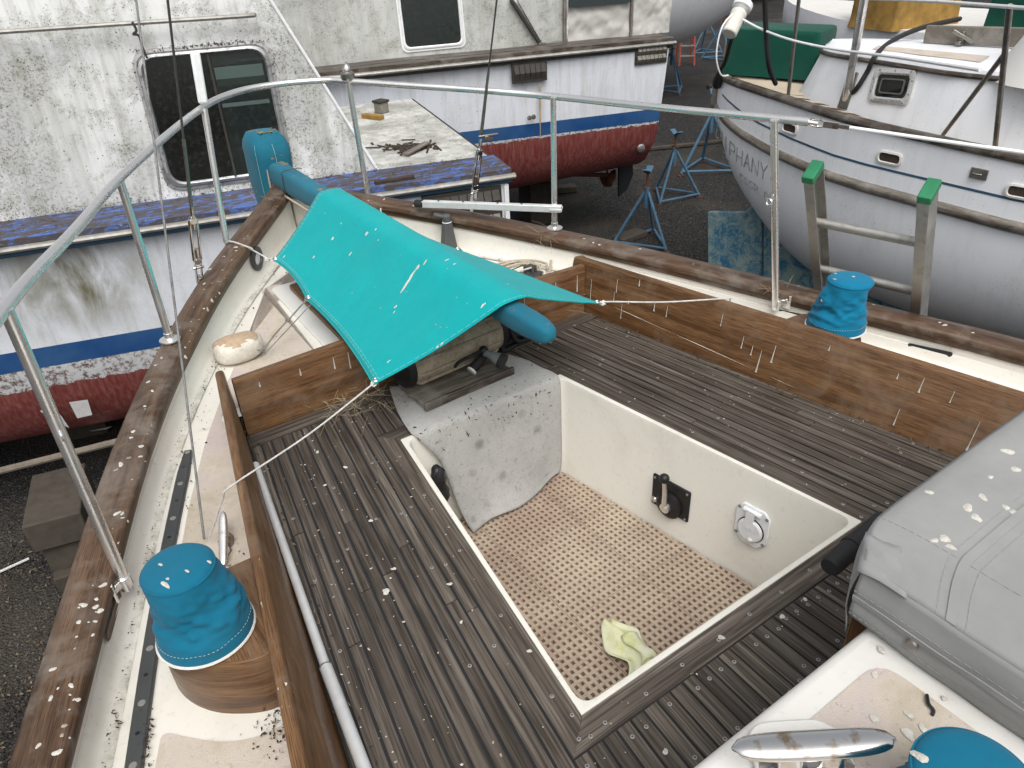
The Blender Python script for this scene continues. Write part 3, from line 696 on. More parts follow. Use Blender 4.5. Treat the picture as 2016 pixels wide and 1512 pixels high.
def winch_cover(name, c, label, mat, rb, rt, h, lean, seed):
    c = V(c); t = thing(name, label, 'winch cover', c, 'teal canvas winch covers'); m = MB(); R_ = []; n = 72
    prof = [(1, 0), (1, .05), (.99, .12), (.975, .2), (.94, .28), (.90, .36), (.86, .44), (.83, .52), (.81, .6), (.795, .68), (.785, .76), (.775, .83), (.765, .89), (.75, .94), (.715, .98), (.62, 1.0), (.42, 1.012), (.2, 1.016), (.03, 1.016)]
    prof = [(interp(u, [q[1] for q in prof[:14]], [q[0] for q in prof[:14]]), u) for u in np.linspace(0, .94, 34)]+prof[14:]
    for s_, u in prof:
        loop = []
        for k in range(n):
            a = 2*math.pi*k/n; r = rb*s_*(1 if u < .6 else lerp(1, rt/(rb*.765), min(1, (u-.6)/.2)))
            q = V((math.cos(a), math.sin(a), u*2.1)); amp = .5*math.sin(math.pi*min(1, max(0, (u-.1)/.82)))
            r *= 1+amp*(.42*nz(q, 1.0, seed)-.50*abs(nz((q.x*.8, q.y*.8, q.z*2.4+q.x*1.3), 1.15, seed+5))+.22*abs(nz((q.x*1.6, q.y*1.6, q.z*3+q.y*2), 1.1, seed+2))+.10*nz((q.x*3, q.y*3, q.z*2), 1.3, seed+7)+.16*(.25-abs(nz((q.x*1.5+q.z*.8, q.y*1.5-q.z, q.z*4.5), 1.3, seed+11)))+.05*nz((q.x*5, q.y*5, q.z*5), 1.2, seed+13))
            dz = 0.0
            loop.append(c+V((math.cos(a)*r, math.sin(a)*r, u*h+dz))+V(lean)*u*u)
        R_.append(loop)
    m.rings(R_); m.build('cover', mat, t, smooth=60); bv = m.bvh()
    m = MB(); m.tube([c+V((math.cos(2*math.pi*k/40)*(rb+.001), math.sin(2*math.pi*k/40)*(rb+.001), .003)) for k in range(40)], .0038, 6, True); m.build('hem_piping', MT['piping'], t)
    m = MB()
    for ring, du in ((6, 0),):
        for k in range(0, n, 1):
            p = V(R_[ring][k]); q = V(R_[ring][(k+1) % n]); o = (p-c); o.z = 0; o = o.normalized()*.0012; m.tube([p+o, lerp(p, q, .55)+o], .0006, 4)
    m.build('stitching', MT['stitch'], t, kind='stuff')
    m = MB(); m.tube([V(p)+(V(p)-c).normalized()*.001 for p in R_[33]], .0022, 5, True); m.build('crown_seam', mat, t)
    return t, bv
wc1, wc1_bvh = winch_cover('winch_cover', (-1.165, -.22, .192), 'teal canvas winch cover slumped on the teak plinth at left, stained by birds', MT['winch_canvas'], .106, .078, .2, (-.012, .016, 0), 1.3)
wc2, wc2_bvh = winch_cover('winch_cover', (1.165, -.22, .206), 'bright blue canvas winch cover beyond the right coaming, in front of the ladder', MT['winch_canvas_light'], .104, .078, .2, (.01, -.02, 0), 4.7)
wc3, wc3_bvh = winch_cover('winch_cover', (-.40, -1.475, ZR+.004), 'rounded teal winch cover on the cabin roof, cut by the bottom edge', MT['winch_canvas'], .1, .08, .15, (0, .005, 0), 8.1)
# ---------------------------------------------------------------- stern rail, stanchions, rigging
def zrail(y): return interp(y, [-.2, .15, 1.16, 2.0, 2.3], [.915, .905, .873, .92, .93])
rail_px = [(-60, 700), (0, 620), (60, 545), (150, 450), (232, 355), (330, 265), (400, 211), (440, 190), (490, 175), (560, 164), (640, 158), (686, 160), (800, 168), (950, 178), (1090, 190), (1300, 212), (1450, 226), (1592, 240)]
RP = [atsurf(x, y, zrail) for x, y in rail_px]
m = MB(); m.tube(smooth_path(RP, 5), .0145, 12); pushpit = m.build('pushpit_rail', MT['stainless'], yacht, smooth=60)
def stanchion(b, t, flange=True, r=.0135):
    m = MB(); m.tube([b, t], r, 12)
    if flange: m.lathe(V(b)+V((0, 0, -.006)), (0, 0, 1), [(.038, 0), (.038, .005), (.03, .009), (.017, .012), (.0165, .03)], 20)
    return m.build('stanchion', MT['stainless'], pushpit, smooth=60)
for b, t in (((336, 672), (232, 358)), ((1092, 452), (1085, 194))):
    p = atsurf(*b, zcap); q = atsurf(*t, zrail); stanchion(p+V((0, 0, .012)), V((p.x, p.y, q.z)))
for b, t in (((446, 478), (402, 214)), ((724, 382), (686, 163))):
    p = atsurf(*b, zcap); q = atsurf(*t, zrail); o_ = stanchion(p, q, False)
    if b[0] < 600:
        e_ = (q-p).normalized(); a_ = q+e_*.02; c_ = a_+e_*.2; m = MB(); m.bar(a_, c_, .022, .04, V((1, 0, 0))); m.build('white_sleeve', MT['white_strip'], pushpit, bevel=.009, bseg=3)
for b, t in (((272, 1120), (12, 610)), ((1487, 600), (1524, 236))):
    side = -1 if b[0] < 1000 else 1
    q = atsurf(*t, zrail); y0 = .135; p = V((side*(hb(y0)-.118), y0, .105)); stanchion(p, q, False, .0145)
    m = MB(); a = V((side*(hb(y0)-.088), y0, .15))
    for dy in (-.03, .035):
        m.box(a+V((0, dy, -.01)), (.008, .034, .06)); m.bar(a+V((0, dy, -.01)), V((p.x, p.y, .135)), .01, .022)
    m.tube([V((p.x, p.y, .118)), V((p.x, p.y, .15))], .019, 12)
    for dy in (-.03, .035): m.lathe(a+V((-side*.006, dy, 0)), (-side, 0, 0), [(.007, 0), (.006, .005)], 8)
    m.build('stanchion_bracket', MT['stainless'], pushpit, bevel=.002)
for px, py in ((122, 857), (1514, 398)):
    y0 = .135; side = -1 if px < 1000 else 1
    p = atplane(px, py, (0, y0, 0), (0, 1, 0)); m = MB()
    m.tube([p+V((0, .012*math.cos(k*.63), .012*math.sin(k*.63)))+V((side*-.0, 0, 0)) for k in range(10)], .0038, 6, True); m.build('lifeline_eye', MT['stainless'], pushpit)
p = RP[11]; m = MB(); m.lathe(p+V((0, 0, .008)), (0, 0, 1), [(.03, 0), (.034, .012), (.034, .028), (.026, .034), (.022, .036)], 24); sl = m.build('stern_light', MT['steel_dull'], yacht)
m = MB(); m.lathe(p+V((0, 0, .042)), (0, 0, 1), [(.02, 0), (.02, .02), (.014, .03), (.006, .036), (.005, .044), (.001, .046)], 20); m.build('lens_cap', MT['chrome'], sl)
# lifelines
a = RP[-1]; b = V((1.9, -1.55, .82)); b = atsurf(2120, 312, lambda y: .86)
m = MB(); m.tube(smooth_path([a+V((0, 0, 0)), a+(b-a)*.04], 3), .008, 8); m.tube([a+(b-a)*.1, a+(b-a)*.16], .004, 8); life = m.build('lifeline', MT['stainless'], yacht)
m = MB(); m.tube(sag(a+(b-a)*.15, b+(b-a)*1.2, .004, 8), .0062, 8); m.build('white_sleeve', MT['white_plastic'], life)
m = MB(); e = (b-a).normalized(); u = V((0, 0, 1))
m.tube(smooth_path([a+e*.00, a+e*.012+u*.012, a+e*.045+u*.012, a+e*.06, a+e*.045-u*.010, a+e*.012-u*.010, a], 3), .0042, 6); m.bar(a+e*.05, a+e*.10, .016, .02); m.bar(a+e*.09, a+e*.135, .013, .013); m.build('shackle', MT['chrome'], life)
a = RP[0]; m = MB(); m.tube([a, a+V((-.05, -.6, 0))], .0145, 10); m.build('rail_end', MT['stainless'], pushpit)
# backstays
HEAD = V((0, -3.434, 12.74))
for px, py, side in ((393, 548, -1), (932, 398, 1)):
    b = atsurf(px, py, zcap); e = (HEAD-b).normalized(); up = lambda d: b+e*d
    m = MB(); m.tube([up(.62), HEAD], .0042, 6); bs = m.build('backstay', MT['wire'], yacht)
    x = e.cross(V((0, 1, 0))).normalized()
    m = MB()
    if side < 0: m.tube([up(.36), up(.66)], [.0075, .0068], 8)
    else: m.tube([up(.40), up(.72)], [.0085, .0062], 8)
    m.build('swage', MT['steel_dull'], bs)
    m = MB()
    for s_ in (-1, 1): m.tube([up(.085)+x*s_*.005, up(.105)+x*s_*.014, up(.30)+x*s_*.014, up(.32)+x*s_*.005], .006, 8)
    m.tube([up(.08), up(.16)], .0075, 8); m.tube([up(.26), up(.37)], .0075, 8); m.box(up(.30), (.03, .014, .022), e.to_track_quat('Z', 'Y').to_matrix()); m.box(up(.095), (.03, .014, .022), e.to_track_quat('Z', 'Y').to_matrix())
    m.build('turnbuckle', MT['chrome'], bs, smooth=60)
    m = MB()
    for s_ in (-1, 1): m.bar(up(-.03)+x*s_*.011, up(.085)+x*s_*.011, .004, .026, e.cross(x))
    m.tube([up(.06)-x*.022, up(.06)+x*.022], .006, 8); m.bar(up(-.12), up(.01), .012, .03, e.cross(x)); m.build('toggle', MT['chrome'], bs, bevel=.002)
# thin halyard from a deck cleat up out of the picture
a = atz(402, 1062, .075); b = V(CAM+ray(268, 0)*2.35); b = b+(b-a)*1.2
m = MB(); m.tube([a, b], .0036, 6); tag(m.build('flag_halyard', MT['rope_grey']), 'thin grey braided halyard rising from the deck beside the teal winch cover at left', 'rope')
# deck cleats
def cleat(c, d, L, name, mat, zc, pad=None, rmul=1.0):
    c = V(c); d = V(d).normalized(); s_ = V((0, 0, 1)).cross(d); m = MB()
    R_ = []
    for k in range(23):
        u = -1+k/11; r = (.012*rmul)*math.sqrt(max(.02, 1-abs(u)**7))*(1-.18*u*u); p = c+d*u*L+V((0, 0, zc+.003*rmul*(u*u)))
        R_.append([p+s_*math.copysign(abs(math.cos(2*math.pi*j/14))**.8, math.cos(2*math.pi*j/14))*r*1.5+V((0, 0, math.sin(2*math.pi*j/14)*r*.8)) for j in range(14)])
    m.rings(R_); o = m.build(name, mat, yacht, smooth=60)
    for u in (-.27, .27):
        m = MB(); q = c+d*u*L; m.rings([[q+(d*math.cos(t)*a+s_*math.sin(t)*b)+V((0, 0, z)) for t in np.linspace(0, 2*math.pi, 13)[:-1]] for a, b, z in ((.034*rmul, .034*rmul, 0), (.032*rmul, .032*rmul, .006), (.016*rmul, .018*rmul, .016*rmul), (.014*rmul, .016*rmul, zc))]); m.build('cleat_leg', mat, o, smooth=60)
    if pad:
        m = MB(); pts = rnd_poly([(-L*.62, -.075), (L*.62, -.075), (L*.62, .085), (-L*.62, .085)], .05); m.rings([[c+d*x+s_*y+V((0, 0, z)) for x, y in pts] for z in (-.004, .007)]); m.build('cleat_pad', MT['gelcoat_white'], o, bevel=.003)
    return o
cl_a = atz(1440, 1478, ZR+.075); cl_b = atz(1762, 1458, ZR+.075); cc = (cl_a+cl_b)/2; cc.z = ZR+.008
cleat(cc, cl_b-cl_a, (cl_b-cl_a).length/2, 'cleat', MT['chrome'], .068, True, 1.35)
cleat((-1.03, .19, zdeck(.19)), (.25, .6, .3), .085, 'cleat', MT['stainless'], .04, None, .8)
# genoa track
m = MB(); P0 = atsurf(264, 1530, zdeck); P1 = atsurf(372, 893, zdeck); tp = [lerp(P0, P1, t)+V((0.012*math.sin(math.pi*t)*-1, 0, 0)) for t in np.linspace(-1.2, 1, 24)]
for p in tp: p.z = zdeck(p.y)+.012
R_ = []
for i, p in enumerate(tp):
    d = (tp[min(i+1, 23)]-tp[max(i-1, 0)]).normalized(); s_ = V((d.y, -d.x, 0)); w = .019 if 0 < i < 23 else .012
    R_.append([p+s_*w+V((0, 0, -.014)), p+s_*w, p+s_*w*.8+V((0, 0, .003)), p-s_*w*.8+V((0, 0, .003)), p-s_*w, p-s_*w+V((0, 0, -.014))])
m.rings(R_); track = m.build('sheet_track', MT['dark_alloy'], yacht, smooth=30)
hole = None
for k in range(26):
    t = -.75+1.74*k/25; p = lerp(P0, P1, t)+V((-.012*math.sin(math.pi*max(0, min(1, t))), 0, 0)); p.z = zdeck(p.y)+.0152
    mm = MB(); mm.lathe(p, (0, 0, 1), [(.009 if k % 2 else .0055, 0), (.0085 if k % 2 else .005, .0006)], 10)
    mm.build('track_screw' if k % 2 else 'track_hole', MT['aluminium_dull'] if k % 2 else MT['black'], track, smooth=0)
# hawse ring, bulwark slots, bolts, post, hatch
def on_bulwark(y, z, side, o=0.0): return sheer(y, side, -.088-o, z)
def bul_frame(y, side):
    d = (hb(y+.03)-hb(y-.03))/.06; n = V((-side, d, 0)).normalized(); t = V((side*d, 1, 0)).normalized(); return n, t
for y, z, side in ((1.86, .25, -1),):
    n, t = bul_frame(y, side); c = on_bulwark(y, z, side, .004); m = MB()
    def ring(rx, rz, o): return [c+t*math.cos(k)*rx+V((0, 0, math.sin(k)*rz))+n*o for k in np.linspace(0, 2*math.pi, 25)[:-1]]
    m.rings([ring(.062, .056, -.004), ring(.062, .056, .004), ring(.052, .046, .009), ring(.036, .030, .008), ring(.032, .027, -.004)], caps=False); m.build('hawse_ring', MT['dark_alloy'], yacht)
    m = MB(); m.face([m.add(p) for p in ring(.033, .028, .001)]); m.build('hawse_opening', MT['sail_hull'], yacht, smooth=0)
for y, z, side, w, h, mt in ((.10, .10, -1, .075, .013, 'cap_teak'), (.10, .085, 1, .07, .011, 'dark_hull'), (-.38, .06, 1, .075, .011, 'dark_hull')):
    n, t = bul_frame(y, side); c = on_bulwark(y, z, side, .001); m = MB(); R_ = []
    for o, sc_ in ((0, 1.06), (.003, 1.0), (.0015, .8)):
        R_.append([c+t*x*sc_+V((0, 0, zz*sc_))+n*o for x, zz in rnd_poly([(-w, -h), (w, -h), (w, h), (-w, h)], h)])
    m.rings(R_); m.build('freeing_port', MT[mt], yacht)
for px, py, side in ((450, 600, -1), (906, 472, 1)):
    best = min((( (aty(px, py, y).x-sheer(y, side, -.088, 0).x)**2, y) for y in np.linspace(.6, 2.1, 300)))[1]; p = aty(px, py, best); n, t = bul_frame(best, side)
    m = MB(); m.lathe(p, n, [(.021, -.004), (.021, .006), (.013, .009), (.013, .018), (.007, .019), (.007, .026)], 14); m.build('bolt', MT['steel_dull'], yacht)
p = atz(885, 497, zdeck(1.57)); m = MB()
m.rings([[p+V((x*w, y*w*.8, z)) for x, y in ((-1, -1), (1, -1), (1, 1), (-1, 1))] for w, z in ((.05, 0), (.05, .012), (.036, .016), (.021, .155), (.02, .16))]); post = m.build('bracket_post', MT['grey_paint'], yacht, bevel=.004)
m = MB(); m.lathe(p+V((0, 0, .158)), (0, 0, 1), [(.021, 0), (.021, .035), (.014, .04)], 18); m.bar(p+V((.0, 0, .185)), p+V((-.05, .035, .2)), .035, .012); m.build('post_head', MT['grey_paint'], post, bevel=.003)
m = MB(); m.tube([p+V((math.cos(k)*.0215, math.sin(k)*.0215, .16)) for k in np.linspace(0, 6.28, 20)[:-1]], .0025, 5, True); m.build('post_band', MT['white_plastic'], post)
a = atz(832, 401, .375); b = atz(1106, 411, .375); t = thing('aluminium_bar', 'square aluminium bar with a black end knob lying along the far rail', 'bar', (a+b)/2)
m = MB(); m.bar(a, b, .03, .032); m.build('bar', MT['aluminium'], t, bevel=.003); e = (a-b).normalized()
m = MB(); m.rings([[a+e*d+(e.cross(V((0, 0, 1)))*math.cos(k)+V((0, 0, 1))*math.sin(k))*r for k in np.linspace(0, 6.28, 15)[:-1]] for d, r in ((-.004, .018), (.03, .02), (.042, .014))]); m.build('end_knob', MT['black_rubber'], t)
m = MB(); q = lerp(a, b, .96); s_ = e.cross(V((0, 0, 1))); m.bar(q-e*-.03-s_*.0165+V((0,0,-.003)), q+e*-.03-s_*.0165+V((0,0,-.003)), .006, .012); m.bar(q+e*.03+s_*.0165, q-e*.03+s_*.0165, .006, .012); m.build('slot_plate', MT['pale_rim'], t, bevel=.002)
for f in (.12, .3, .55, .72):
    m = MB(); m.lathe(lerp(a, b, f)+V((0, 0, .0165)), (0, 0, 1), [(.006, 0), (.005, .002)], 8); m.build('rivet', MT['black'], t)
zh = lambda y: zdeck(y)+.012
m = MB(); P_ = [(-.36, 1.66), (-.36, .87), (.36, .87), (.36, 1.66)]; m.rings([[V((x, y, zdeck(y)+z)) for x, y in rnd_poly(P_, .04)] for z in (-.01, .012)]); hatch = m.build('lazarette_hatch', MT['gelcoat_white'], yacht, bevel=.004)
m = MB(); P_ = [(-.29, 1.6), (-.29, .90), (.29, .90), (.29, 1.6)]; m.rings([[V((x, y, zdeck(y)+z)) for x, y in rnd_poly(P_, .02)] for z in (.01, .032)]); m.build('hatch_lid', MT['coaming_teak'], hatch, bevel=.004, grain=(0, 1, 0))
# stern block under the rudder head, wooden deck pad near it
m = MB(); m.box((-.06, 1.98, zdeck(1.98)+.02), (.17, .12, .035), Matrix.Rotation(.3, 3, 'Z')); m.build('deck_chock', MT['hose_tan'], yacht, bevel=.015, bseg=3)
m = MB(); m.rings([[V((x*w, 2.47+y*w2, z)) for x, y in ((-1, -1), (1, -1), (1, 1), (-1, 1))] for w, w2, z in ((.05, .15, -1.9), (.06, .16, -.6), (.06, .12, .3), (.055, .11, .55))]); m.build('rudder', MT['gelcoat_white'], yacht, bevel=.01)
m = MB(); m.tube([(0, 2.4, .46), (0, 1.4, .462), (0, .1, .462)], [.035, .03, .022], 10); m.build('tiller', MT['coaming_teak'], yacht)
# ---------------------------------------------------------------- canvas on tiller and rudder head
t = thing('rudder_head_cover', 'tall teal canvas hood over the rudder head at the stern, lichen on top', 'cover', (0, 2.47, 0)); m = MB(); R_ = []
for u in np.linspace(0, 1, 17):
    z = lerp(.0, .655, u); k = 1-max(0, (u-.86)/.14)**2*.45; dx = .098*lerp(.72, 1, min(1, u*1.6))*lerp(1, k, .6); dy = .135*k*lerp(.72, 1, min(1, u*1.3))
    loop = []
    for j in range(28):
        a = 2*math.pi*j/28; cx = math.copysign(abs(math.cos(a))**.45, math.cos(a)); cy = math.copysign(abs(math.sin(a))**.45, math.sin(a))
        q = V((cx*dx, 2.485+cy*dy-.02*(1-u), z)); w = 1+.07*nz(q, 6)+.06*abs(nz((q.x, q.y, q.z*2.2+q.x*2), 9))+.03*nz((q.x, q.y, q.z*2.5), 15)
        loop.append(V((q.x*w, 2.485+(q.y-2.485)*w, z+(.008*nz(q, 9) if u > .8 else 0))))
    R_.append(loop)
R_.append([lerp(p, V((0, 2.485, .668)), .7) for p in R_[-1]])
m.rings(R_); m.build('hood', MT['tiller_canvas'], t, smooth=60)
m = MB(); sm_ = [R_[i][21]+V((-.002, -.004, 0)) for i in range(2, 16)]; m.tube(sm_, .0011, 5); sm_ = [R_[i][17]+V((-.004, -.002, 0)) for i in range(2, 16)]; m.tube(sm_, .0009, 5); m.build('seam', MT['stitch'], t)
m = MB()
for _ in range(26): splat(m, (rnd.uniform(-.06, .06), 2.485+rnd.uniform(-.09, .02), .662), (0, 0, 1), rnd.uniform(.002, .007), 1.6)
for _ in range(16): splat(m, (rnd.uniform(-.03, .05), 2.347+rnd.uniform(-.004, .002), .535+rnd.uniform(0, .02)), (0, -.9, .4), rnd.uniform(.002, .006), 1.6)
m.build('lichen_patch', MT['lichen'], t, kind='stuff')
t = thing('tiller_cover', 'long teal canvas sleeve over the tiller, running out under the turquoise awning', 'cover', (0, 1.2, .4)); m = MB(); R_ = []
ys_ = list(np.linspace(2.36, .1, 46))+[.06, .03, .008, -.006]
for i, y in enumerate(ys_):
    u = (2.36-y)/2.36; w = lerp(.05, .037, u); h = lerp(.062, .036, u); zc_ = lerp(.462, .470, u)-.004*math.sin(u*3)
    e_ = 1 if i < 45 else (.97, .88, .72, .45)[min(i-46, 3)] if i >= 46 else 1
    loop = []
    for j in range(20):
        a = 2*math.pi*j/20; cx = math.copysign(abs(math.cos(a))**.55, math.cos(a)); cy = math.copysign(abs(math.sin(a))**.55, math.sin(a))
        q = V((cx*w*e_, y, zc_+cy*h*e_)); k = 1+.07*nz((q.x, y*1.4, q.z), 11)+.09*nz((q.x*.5, y*2.6+q.z*4, q.z), 9, 4)*(cy < .4)
        loop.append(V((q.x*k, y, zc_+(q.z-zc_)*k)))
    R_.append(loop)
m.rings(R_); m.build('sleeve', MT['tiller_canvas'], t, smooth=60)
m = MB(); m.tube([V((cx*.056, 2.352-.0*cz, .462+cz*.068)) for cx, cz in ((-1, -1), (-1.02, 0), (-1, .9), (-.8, 1.02), (0, 1.03), (.8, 1.02), (1, .9), (1.02, 0), (1, -1))], .005, 6); m.tube([(-.052, 2.35, .395), (-.05, 2.2, .398), (-.05, 1.9, .40), (-.048, 1.6, .402)], .006, 6); m.build('bolt_rope', MT['hose_tan'], t)
m = MB(); m.tube([V((x*.0535, 2.13, .462+z*.066)) for x, z in ((-1, -.9), (-1.02, 0), (-1, .92), (-.7, 1.02), (.7, 1.02), (1, .92))], .002, 5); m.build('panel_seam', MT['dark_trim'], t)
# awning over the tiller
LA, LM, LN = atz(538, 512, .30), atz(604, 590, .265), atz(735, 757, .25)
RA, RM, RN = atz(775, 447, .33), atz(905, 492, .29), atz(1185, 598, .305)
NU, NV = 48, 40
def ridge(u): y = lerp(1.66, .185, u); return V((0.0, y, .540-.016*u))
def edge(u, A, B, C, s_):
    p = A*(1-u/.42)+B*(u/.42) if u < .42 else B*(1-(u-.42)/.58)+C*((u-.42)/.58)
    l = u/.42 if u < .42 else (u-.42)/.58; k = 4*l*(1-l)
    return p+V((s_*.016*k, 0, .010*k))
rows = []
for i in range(NU+1):
    u = i/NU; L_, R2, T_ = edge(u, LA, LM, LN, 1), edge(u, RA, RM, RN, -1), ridge(u); row = []
    for j in range(NV+1):
        v = j/NV*2-1; w = abs(v); sd = -1 if v < 0 else 1; E_ = L_ if v < 0 else R2
        S_ = T_+V((sd*.05, 0, -.004))                       # shoulder of the sleeve that carries the cloth
        if w < .12: p = lerp(T_, S_, w/.12)
        else:
            k = (w-.12)/.88; p = lerp(S_, E_, k)
            belly = .013*math.sin(math.pi*k)*(1 if v < 0 else .6)
            if v > 0: belly += .03*math.sin(math.pi*k**.8)*max(0, u-.2)*(1-.6*u)-.012*u**4*math.sin(math.pi*k)
            p.z -= belly
            # tension creases fanning from the near corners and the ridge end
            d = (p-(LN if v < 0 else RN)).length; an = math.atan2(p.y-(LN.y if v < 0 else RN.y), p.x-(LN.x if v < 0 else RN.x))
            p.z += .0035*math.sin(an*17)*math.exp(-d/.22)*math.sin(math.pi*k)
            p.z += .005*math.sin((p.x*.55+p.y)*46+2*nz(p, 5))*math.exp(-((u-.86)/.10)**2)*math.exp(-((v-.25)/.28)**2)
            p.z += .0022*nz((p.x*2.2, p.y*.9, 0), 7)*math.sin(math.pi*k)
        row.append(p)
    rows.append(row)
aw = thing('awning', 'bright turquoise canvas awning stretched over the tiller, streaked with bird droppings', 'awning', (0, .9, .3))
m = MB(); m.grid(rows); m.build('canvas', MT['tarp'], aw, smooth=60, solid=.0015); aw_bvh = m.bvh()
m = MB(); up = V((0, 0, .0022))
def hemline(pts, off):
    for a, b in zip(pts[:-1], pts[1:]): m.tube([a+up*.7, lerp(a, b, .7)+up*.7], .0006, 4)
for jj in (1, 2): hemline([lerp(rows[i][0], rows[i][3], .13*jj+.06) for i in range(NU+1)], 0)
hemline([lerp(rows[NU][j], rows[NU-2][j], .2) for j in range(NV+1)], 0)
for k in (.25, .5): hemline([lerp(rows[0][j], rows[2][j], k) for j in range(NV+1)], 0)
m.build('stitching', MT['stitch'], aw, kind='stuff')
m = MB(); m.tube([p for p in rows[NU]], .0028, 5); m.tube([rows[i][0] for i in range(NU+1)], .0025, 5); m.build('hem', MT['tarp'], aw)
def grommet(p, q):
    c = lerp(V(p), V(q), .5)+V((0, 0, .002)); m = MB(); m.tube([c+V((math.cos(k)*.009, math.sin(k)*.009, -.3*math.cos(k)*.009*0)) for k in np.linspace(0, 6.28, 15)[:-1]], .0035, 6, True); m.build('grommet', MT['chrome'], aw)
for i, j in ((0, 0), (20, 0), (NU, 0), (NU, NV), (0, NV), (20, NV)): grommet(rows[i][j], rows[min(max(i, 1), NU-1)][min(max(j, 1), NV-1)])
m = MB(); m2 = MB()
for px, py, sz, el in ((655, 470, .011, 1.6), (575, 452, .0, 1), (722, 460, .012, 1.8), (740, 452, .009, 1), (690, 500, .008, 2), (618, 506, .008, 2), (800, 560, .012, 6), (812, 540, .011, 3), (822, 527, .010, 3), (837, 517, .008, 2.4), (779, 604, .009, 1.4), (776, 615, .005, 2), (950, 602, .009, 1.5), (955, 598, .007, 1), (768, 710, .006, 1.3), (700, 744, .006, 1.5), (870, 677, .007, 2), (860, 685, .008, 2), (628, 602, .005, 1), (1000, 560, .006, 1.5), (880, 512, .007, 2.5), (895, 520, .006, 2), (640, 420, .005, 1), (672, 440, .006, 1.3), (880, 645, .003, 1), (560, 505, .006, 2.4), (765, 712, .007, 1.6), (745, 473, .006, 1), (920, 598, .003, 1)):
    p, n = hit(aw_bvh, px, py)
    if p is None or sz == 0: continue
    dn = V((n.x, n.y, 0)) if n.z > 0 else V((-n.x, -n.y, 0))
    n = n if n.z > 0 else -n; splat(m, p, n, sz*.55, el, V((dn.x, dn.y, -.5)), h=.0016)
for _ in range(26):
    p, n = hit(aw_bvh, rnd.uniform(560, 1050), rnd.uniform(400, 750))
    if p is not None: splat(m2, p, n if n.z > 0 else -n, rnd.uniform(.001, .0025), rnd.uniform(1, 2), None, h=.0014, n=6)
m.v += []; o = len(m.v)
m.build('bird_dropping', MT['dropping'], aw, smooth=0, kind='stuff'); m2.build('bird_speck', MT['dropping_tan'], aw, smooth=0, kind='stuff')
# tie lines
def line(name, pts, r, mat, label, cat='rope'):
    m = MB(); m.tube(pts, r, 6); return tag(m.build(name, mat), label, cat)
kn = lambda p: [p+V((.006, .004, 0)), p+V((0, .008, .006)), p+V((-.007, 0, .001)), p+V((0, -.007, -.003)), p+V((.005, .003, .002))]
cL = V((-(xc(.14)+.03), .14, zco(.14)+.004)); a0 = atz(455, 957, zco(.3)+.002)
line('tie_line', smooth_path([LN+V((.01, .01, 0))]+kn(LN)+[lerp(LN, a0, .5)-V((0, 0, .012)), a0, a0+V((-.03, -.01, -.02)), atz(412, 1062, .075)], 5), .0028, MT['rope_white'], 'white cord from the near left awning corner over the coaming to a cleat')
a0 = atz(1428, 588, zco(.1)+.003)
line('tie_line', smooth_path([RN+V((-.01, 0, 0))]+kn(RN)+kn(RN+V((.012, 0, 0)))+[lerp(RN, a0, .5)-V((0, 0, .004)), a0, a0+V((.03, .0, -.02)), a0+V((.06, .01, -.2))], 5), .0032, MT['rope_white'], 'white cord from the near right corner of the awning to the right coaming')
hw = on_bulwark(1.86, .25, -1, .01); co_ = atsurf(452, 475, lambda y: zcap(y)+.006)
line('tie_line', smooth_path([LA]+kn(LA)+kn(lerp(LA, hw, .4))+[lerp(LA, co_, .6)+V((0, 0, .01)), atsurf(497, 490, lambda y: zcap(y)+.008), co_, co_+V((-.03, .02, -.04))], 5), .0036, MT['rope_white'], 'white cord tying the awning corner over the left caprail beside the round hawse ring')
flt = V((-.66, 1.17, zdeck(1.17)+.045))
a0 = atz(512, 690, .15)
line('tie_line', smooth_path([LM]+kn(LM)+[lerp(LM, a0, .3)]+kn(lerp(LM, a0, .42))+[lerp(LM, a0, .7), a0, flt+V((.02, 0, .03))], 4), .0033, MT['rope_grey'], 'grey cord doubled from the middle of the awning edge to the white foam float')
line('tie_line', [LM+V((.02, -.03, 0)), a0+V((.01, -.02, -.01)), flt+V((.03, -.01, .02))], .0022, MT['rope_grey'], 'second thinner grey cord running below the doubled one to the foam float')
a0 = atsurf(757, 392, lambda y: zcap(y)+.006)
line('tie_line', smooth_path([RA]+kn(RA)+[atsurf(750, 418, lambda y: zcap(y)-.02), a0, a0+V((.05, .03, -.05))], 5), .0034, MT['rope_white'], 'short white cord over the far caprail behind the awning ridge')
# foam float
m = MB(); m.ball(flt, .095, .07, .048, 20, 12, lambda q: V((math.copysign(abs(q.x)**.75, q.x), math.copysign(abs(q.y)**.75, q.y), math.copysign(abs(q.z)**.6, q.z)))*(1+.09*nz(q, 2.2)+.03*nz(q, 6)))
for i, f in enumerate(m.f):
    zc_ = sum(m.v[k][2] for k in f)/len(f); m.m[i] = 1 if zc_ > flt.z+.030+.02*nz(m.v[f[0]], 14) else 0
tag(m.build('foam_float', [MT['foam_white'], MT['foam_tan']], smooth=60), 'worn white and tan foam float lying on the left side deck behind the coaming', 'float')
